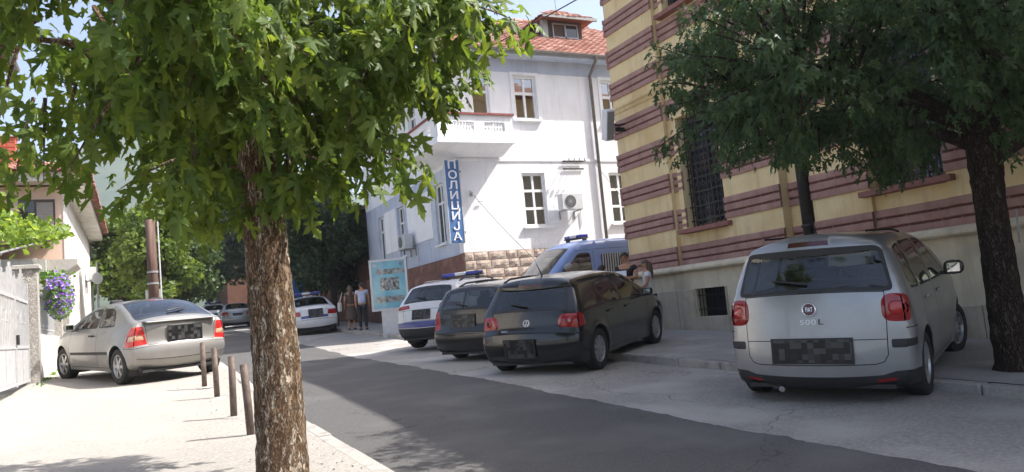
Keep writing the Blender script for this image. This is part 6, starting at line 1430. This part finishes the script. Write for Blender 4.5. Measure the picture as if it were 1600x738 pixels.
# drooping outer sprays to the right of the trunk, over the street
for tip in ((2.2, 4.9, 2.72), (2.35, 5.1, 2.95), (2.1, 4.75, 3.0), (2.4, 5.3, 3.2), (1.95, 4.95, 2.6), (1.75, 5.2, 2.42), (1.55, 5.15, 2.2), (1.9, 5.6, 2.5), (1.45, 5.0, 2.3), (2.45, 4.9, 3.3), (1.35, 5.5, 2.1), (2.2, 5.5, 2.85)):
    tip = np.array(tip)
    if not shades_trunk(tip): spr.append((tip+np.array([-.5, .1, .28]), tip, 1.1))
for tip in [(2.57, 5.37, 3.11), (2.79, 5.34, 3.43), (2.3, 5.45, 2.95), (2.17, 5.36, 2.93), (2.01, 5.59, 2.53), (2.69, 5.26, 3.6), (1.79, 5.7, 2.6), (1.56, 5.96, 2.3), (1.15, 5.17, 2.12), (1.88, 4.05, 2.88), (2.09, 3.94, 2.98), (1.54, 4.41, 2.18), (1.33, 4.85, 2.19), (1.82, 5.53, 2.97), (2.13, 5.46, 3.27), (0.56, 5.46, 2.13), (0.18, 5.76, 2.19), (-0.09, 5.77, 2.29)]:
    tip = np.array(tip); u = tip[:2]-TREE; u = u/np.linalg.norm(u); spr.append((tip-np.array([u[0]*.55, u[1]*.55, -.26]), tip, 1.15))
n1 = leaf_tree(T1, spr, .155, maple_l, bark1, rng, 29)
# ---- right hand maple in the shade
rng = np.random.RandomState(31)
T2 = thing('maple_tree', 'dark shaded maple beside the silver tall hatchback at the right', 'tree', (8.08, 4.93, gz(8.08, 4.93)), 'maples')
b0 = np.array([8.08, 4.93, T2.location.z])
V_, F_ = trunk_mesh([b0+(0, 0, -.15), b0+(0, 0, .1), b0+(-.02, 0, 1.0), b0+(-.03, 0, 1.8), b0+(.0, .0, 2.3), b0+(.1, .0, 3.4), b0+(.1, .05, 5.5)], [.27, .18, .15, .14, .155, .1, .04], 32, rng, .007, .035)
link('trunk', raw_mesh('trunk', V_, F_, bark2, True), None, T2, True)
MB().tube([b0+np.array([.05, -.21, 1.65]), b0+np.array([.0, -.225, 1.3])], .01, 5).build('wire_loop', greymetal, T2)
limbs = []
for ang, ln, rise in ((-30, 2.0, 1.3), (30, 2.2, 1.2), (90, 2.2, 1.2), (140, 2.3, 1.0), (180, 2.4, .9), (215, 2.3, .9), (250, 2.2, 1.0), (300, 2.2, 1.2), (20, 1.6, 3), (140, 1.7, 3), (250, 1.6, 3)):
    a = R_(ang+rng.uniform(-10, 10)); s0 = b0+np.array([0, 0, 2.15+rng.uniform(-.1, .5)+(.8 if rise > 2 else 0)]); u = np.array([math.cos(a), math.sin(a), 0])
    limb(T2, bark2, [s0, s0+u*ln*.35+np.array([0, 0, rise*.4]), s0+u*ln*.7+np.array([0, 0, rise*.65]), s0+u*ln+np.array([0, 0, rise*.7])], [.08, .055, .035, .012], limbs)
LB = np.array(limbs); spr = []
zb2 = lambda r, th: 2.24+.05*r+.05*r*r+.14*math.sin(4*th)+.1*math.sin(7*th+r*2)
crown_sprays(900, 2.1, 4.5, 3.2, zb2, 7.7, 4.85)
crown_sprays(110, 4.5, 6.4, 3.0, zb2, 7.7, 4.85)
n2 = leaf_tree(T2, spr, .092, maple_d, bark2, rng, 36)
# ---- background trees
def bg_tree(name, label, x, y, h, r, z0, n, size, mat, seed, squash=1., trunk_r=.16, clumps=26, barkm=None, group='street trees'):
    rg = np.random.RandomState(seed); g = gz(x, y); T = thing(name, label, 'tree', (x, y, g), group)
    V_, F_ = trunk_mesh([(x, y, g-.2), (x, y, g+.3), (x+.05, y, g+z0), (x, y+.1, g+h*.75)], [trunk_r*1.3, trunk_r, trunk_r*.8, .03], 10, rg, .01, .25); link('trunk', raw_mesh('trunk', V_, F_, barkm or bark2, True), None, T, True)
    cl = []
    for i in range(clumps):
        while True:
            p = rg.uniform(-1, 1, 3)
            if .35 < np.linalg.norm(p) < 1: break
        cl.append((np.array([x, y, g+(z0+h)/2])+p*np.array([r*.8, r*.8*squash, (h-z0)/2*.85]), rg.uniform(.28, .5)*r))
    cl.append((np.array([x, y, g+(z0+h)/2]), r*.6))
    m = MB()
    for c, q in cl[:14]: m.tube([(x, y, g+z0*.9), ((x+c[0])/2, (y+c[1])/2, (g+z0+c[2])/2+.2), tuple(c)], [trunk_r*.4, trunk_r*.25, .02], 5)
    m.build('limbs', barkm or bark2, T)
    wts = np.array([q for _, q in cl])**2; wts /= wts.sum()
    CC = np.array([c for c, _ in cl]); QQ = np.array([q for _, q in cl])
    def fn(rng_, n):
        i = rng_.choice(len(cl), n, p=wts); d = rng_.normal(size=(n, 3)); d /= np.linalg.norm(d, axis=1)[:, None]; return CC[i]+d*(QQ[i]*rng_.uniform(.45, 1.08, n)**.6)[:, None]*np.array([1, 1, .8]), d*.6+np.array([0, 0, -.25])
    V_, F_ = blob_leaves(n, fn, size, rg, .3); tag(link('crown', raw_mesh('crown', V_, F_, mat), None, T, True), kind='stuff'); return T
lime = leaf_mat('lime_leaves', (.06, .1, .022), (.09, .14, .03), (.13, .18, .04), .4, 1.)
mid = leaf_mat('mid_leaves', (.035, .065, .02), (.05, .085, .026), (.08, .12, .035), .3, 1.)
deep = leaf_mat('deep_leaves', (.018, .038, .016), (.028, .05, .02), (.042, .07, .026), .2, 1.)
bg_tree('street_tree', 'bright sunlit tree behind the utility pole on the left pavement', .9, 33.5, 5.9, 1.75, 1.4, 9000, .2, lime, 1)
bg_tree('street_tree', 'sunlit tree close against the cream house wall', -.5, 42, 6.4, 1.6, 1.4, 7000, .22, lime, 2)
bg_tree('street_tree', 'green tree up the street right of the utility pole', 2.2, 44, 6.8, 2.2, 1.3, 9000, .24, mid, 3)
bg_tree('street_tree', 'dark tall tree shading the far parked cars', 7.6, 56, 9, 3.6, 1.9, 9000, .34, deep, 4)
bg_tree('street_tree', 'tall tree closing the far end of the street', 2.6, 72, 9.5, 4.0, 1.6, 9000, .4, mid, 5)
bg_tree('street_tree', 'broad tree at the far end of the street above the distant cars', 8, 84, 12, 5, 2, 8000, .5, mid, 6)
bg_tree('street_tree', 'far tree at the left end of the street', -4, 62, 9, 3.5, 1, 8000, .36, mid, 7)
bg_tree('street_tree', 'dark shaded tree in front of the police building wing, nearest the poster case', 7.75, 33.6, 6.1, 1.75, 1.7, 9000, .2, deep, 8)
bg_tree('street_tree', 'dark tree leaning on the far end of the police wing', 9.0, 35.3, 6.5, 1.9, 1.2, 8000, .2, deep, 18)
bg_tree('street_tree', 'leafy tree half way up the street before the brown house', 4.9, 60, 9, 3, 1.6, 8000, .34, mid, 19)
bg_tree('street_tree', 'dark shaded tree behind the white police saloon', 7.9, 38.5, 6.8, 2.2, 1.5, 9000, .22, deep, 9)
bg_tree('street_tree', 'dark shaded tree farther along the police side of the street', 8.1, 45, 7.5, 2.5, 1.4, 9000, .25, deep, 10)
# long brown wing beyond the police building
WG = thing('brown_wing', 'long low brown building in the shade beyond the police building', 'building', (9.6, 46, 1.2))
brw = pm('brown_wing_render', srgb('#6e4f43'), srgb('#5e4238'), scale=2, rough=.9, bump=.3, bscale=20)
MB().box(9.3, 18, 33.4, 62, .6, 6.3).build('wall', brw, WG)
MB().add([(8.9, 33.2, 6.3), (18.4, 33.2, 6.3), (18.4, 62.4, 6.3), (8.9, 62.4, 6.3), (13.6, 34, 8.6), (13.6, 62, 8.6)], [(0, 1, 4), (1, 2, 5, 4), (2, 3, 5), (3, 0, 4, 5), (3, 2, 1, 0)]).build('roof', tilem, WG)
for yy in (36, 40, 44, 48, 52): window_unit(WG, (9.3, yy, 2.9), (0, -1, 0), nX, 1.0, 1.6, wf, winglass, 2, (0, .68, 1), .02, .07)
# loose grit along the kerb and wall foot
rgs = np.random.RandomState(21); gm_ = MB()
for i in range(420):
    if i < 260: px_, py_ = KL-.15-abs(rgs.normal())*.35, rgs.uniform(4.5, 14)
    else: px_, py_ = -1.62+abs(rgs.normal())*.15, rgs.uniform(13, 24)
    r_ = rgs.uniform(.004, .013); gm_.lathe([(0, -r_*.3), (r_, 0), (r_*.7, r_*.7), (0, r_*.8)], 5, Matrix.Translation((px_, py_, gz(px_, py_)+.008)) @ Matrix.Diagonal((1, rgs.uniform(.6, 1.3), 1, 1)))
tag(gm_.build('grit', kerbmat), 'loose grit along the left kerb and wall foot', 'gravel', kind='stuff')
V_, F_ = blob_leaves(170, lambda r, n: (np.stack([-1.66+np.abs(r.normal(size=n))*.07, r.choice([16.2, 17.3, 17.6, 18.9, 20.4], n)+r.normal(size=n)*.16, 0*r.rand(n)], 1), np.array([[.2, 0, 1.]])), .055, rgs)
V_[:, 2] += [zleft(yy)+.02 for yy in V_[:, 1]]
tag(link('wall_weeds', raw_mesh('wall_weeds', V_, F_, green_l)), 'small green weeds at the foot of the cream wall', 'weeds', kind='stuff')
# brown building glimpsed over the trees
FB = thing('brown_house', 'brown house with red roof glimpsed above the far trees', 'house', (9, 66, 2.2))
MB().box(6.5, 16, 64, 74, 1.5, 9.6).build('wall', pm('brown_render', srgb('#7a5648'), srgb('#6a4a3e'), scale=2, rough=.9), FB)
MB().add([(6, 63.5, 9.6), (16.5, 63.5, 9.6), (16.5, 74.5, 9.6), (6, 74.5, 9.6), (9, 69, 12), (13.5, 69, 12)], [(0, 1, 5, 4), (1, 2, 5), (2, 3, 4, 5), (3, 0, 4), (3, 2, 1, 0)]).build('roof', tilem, FB)
for x in (7.2, 9.2, 11.2): window_unit(FB, (x, 64, 6.6), uX, nY, 1.0, 1.4, wf, winglass, 2, (0, .65, 1), .02, .08)
# forested hill far behind
hl = MB(); rgh = np.random.RandomState(9); nx_, ny_ = 60, 24
hv = []
for j in range(ny_):
    for i in range(nx_):
        X = -900+i*38.; Y = 420+j*45.; hgt = 175*math.exp(-((X-20)/520)**2)*min(1, max(0, (Y-420)/420))**1.2+10*rgh.rand()*min(1, j/3)+28*math.sin(X*.011+1)*min(1, j/8)
        hv.append((X, Y, 5+hgt-(3 if j == 0 else 0)))
hl.add(hv, [(j*nx_+i, j*nx_+i+1, (j+1)*nx_+i+1, (j+1)*nx_+i) for j in range(ny_-1) for i in range(nx_-1)])
tag(hl.build('hill', pm('forested_hill', (.02, .04, .018), (.035, .06, .025), scale=.09, rough=1, bump=1, bscale=.2, c3=(.05, .07, .035), scale3=.02), smooth=True), kind='structure')
bpy.data.scenes.remove(BENCH)
# ================================================================ haze: thin summer air that pales the distant hill
hz_ = MB().box(-960, 1420, -320, 1520, -3.2, 240).build('haze', None); tag(hz_, kind='stuff'); hz_.display_type = 'WIRE'
hm_ = bpy.data.materials.new('summer_haze'); hm_.use_nodes = True; t_ = hm_.node_tree; t_.nodes.clear()
ho = t_.nodes.new('ShaderNodeOutputMaterial'); hv_ = t_.nodes.new('ShaderNodeVolumePrincipled'); hv_.inputs['Color'].default_value = (.82, .9, 1, 1); hv_.inputs['Density'].default_value = .00045; hv_.inputs['Anisotropy'].default_value = .2
t_.links.new(hv_.outputs[0], ho.inputs['Volume']); hz_.data.materials.append(hm_)
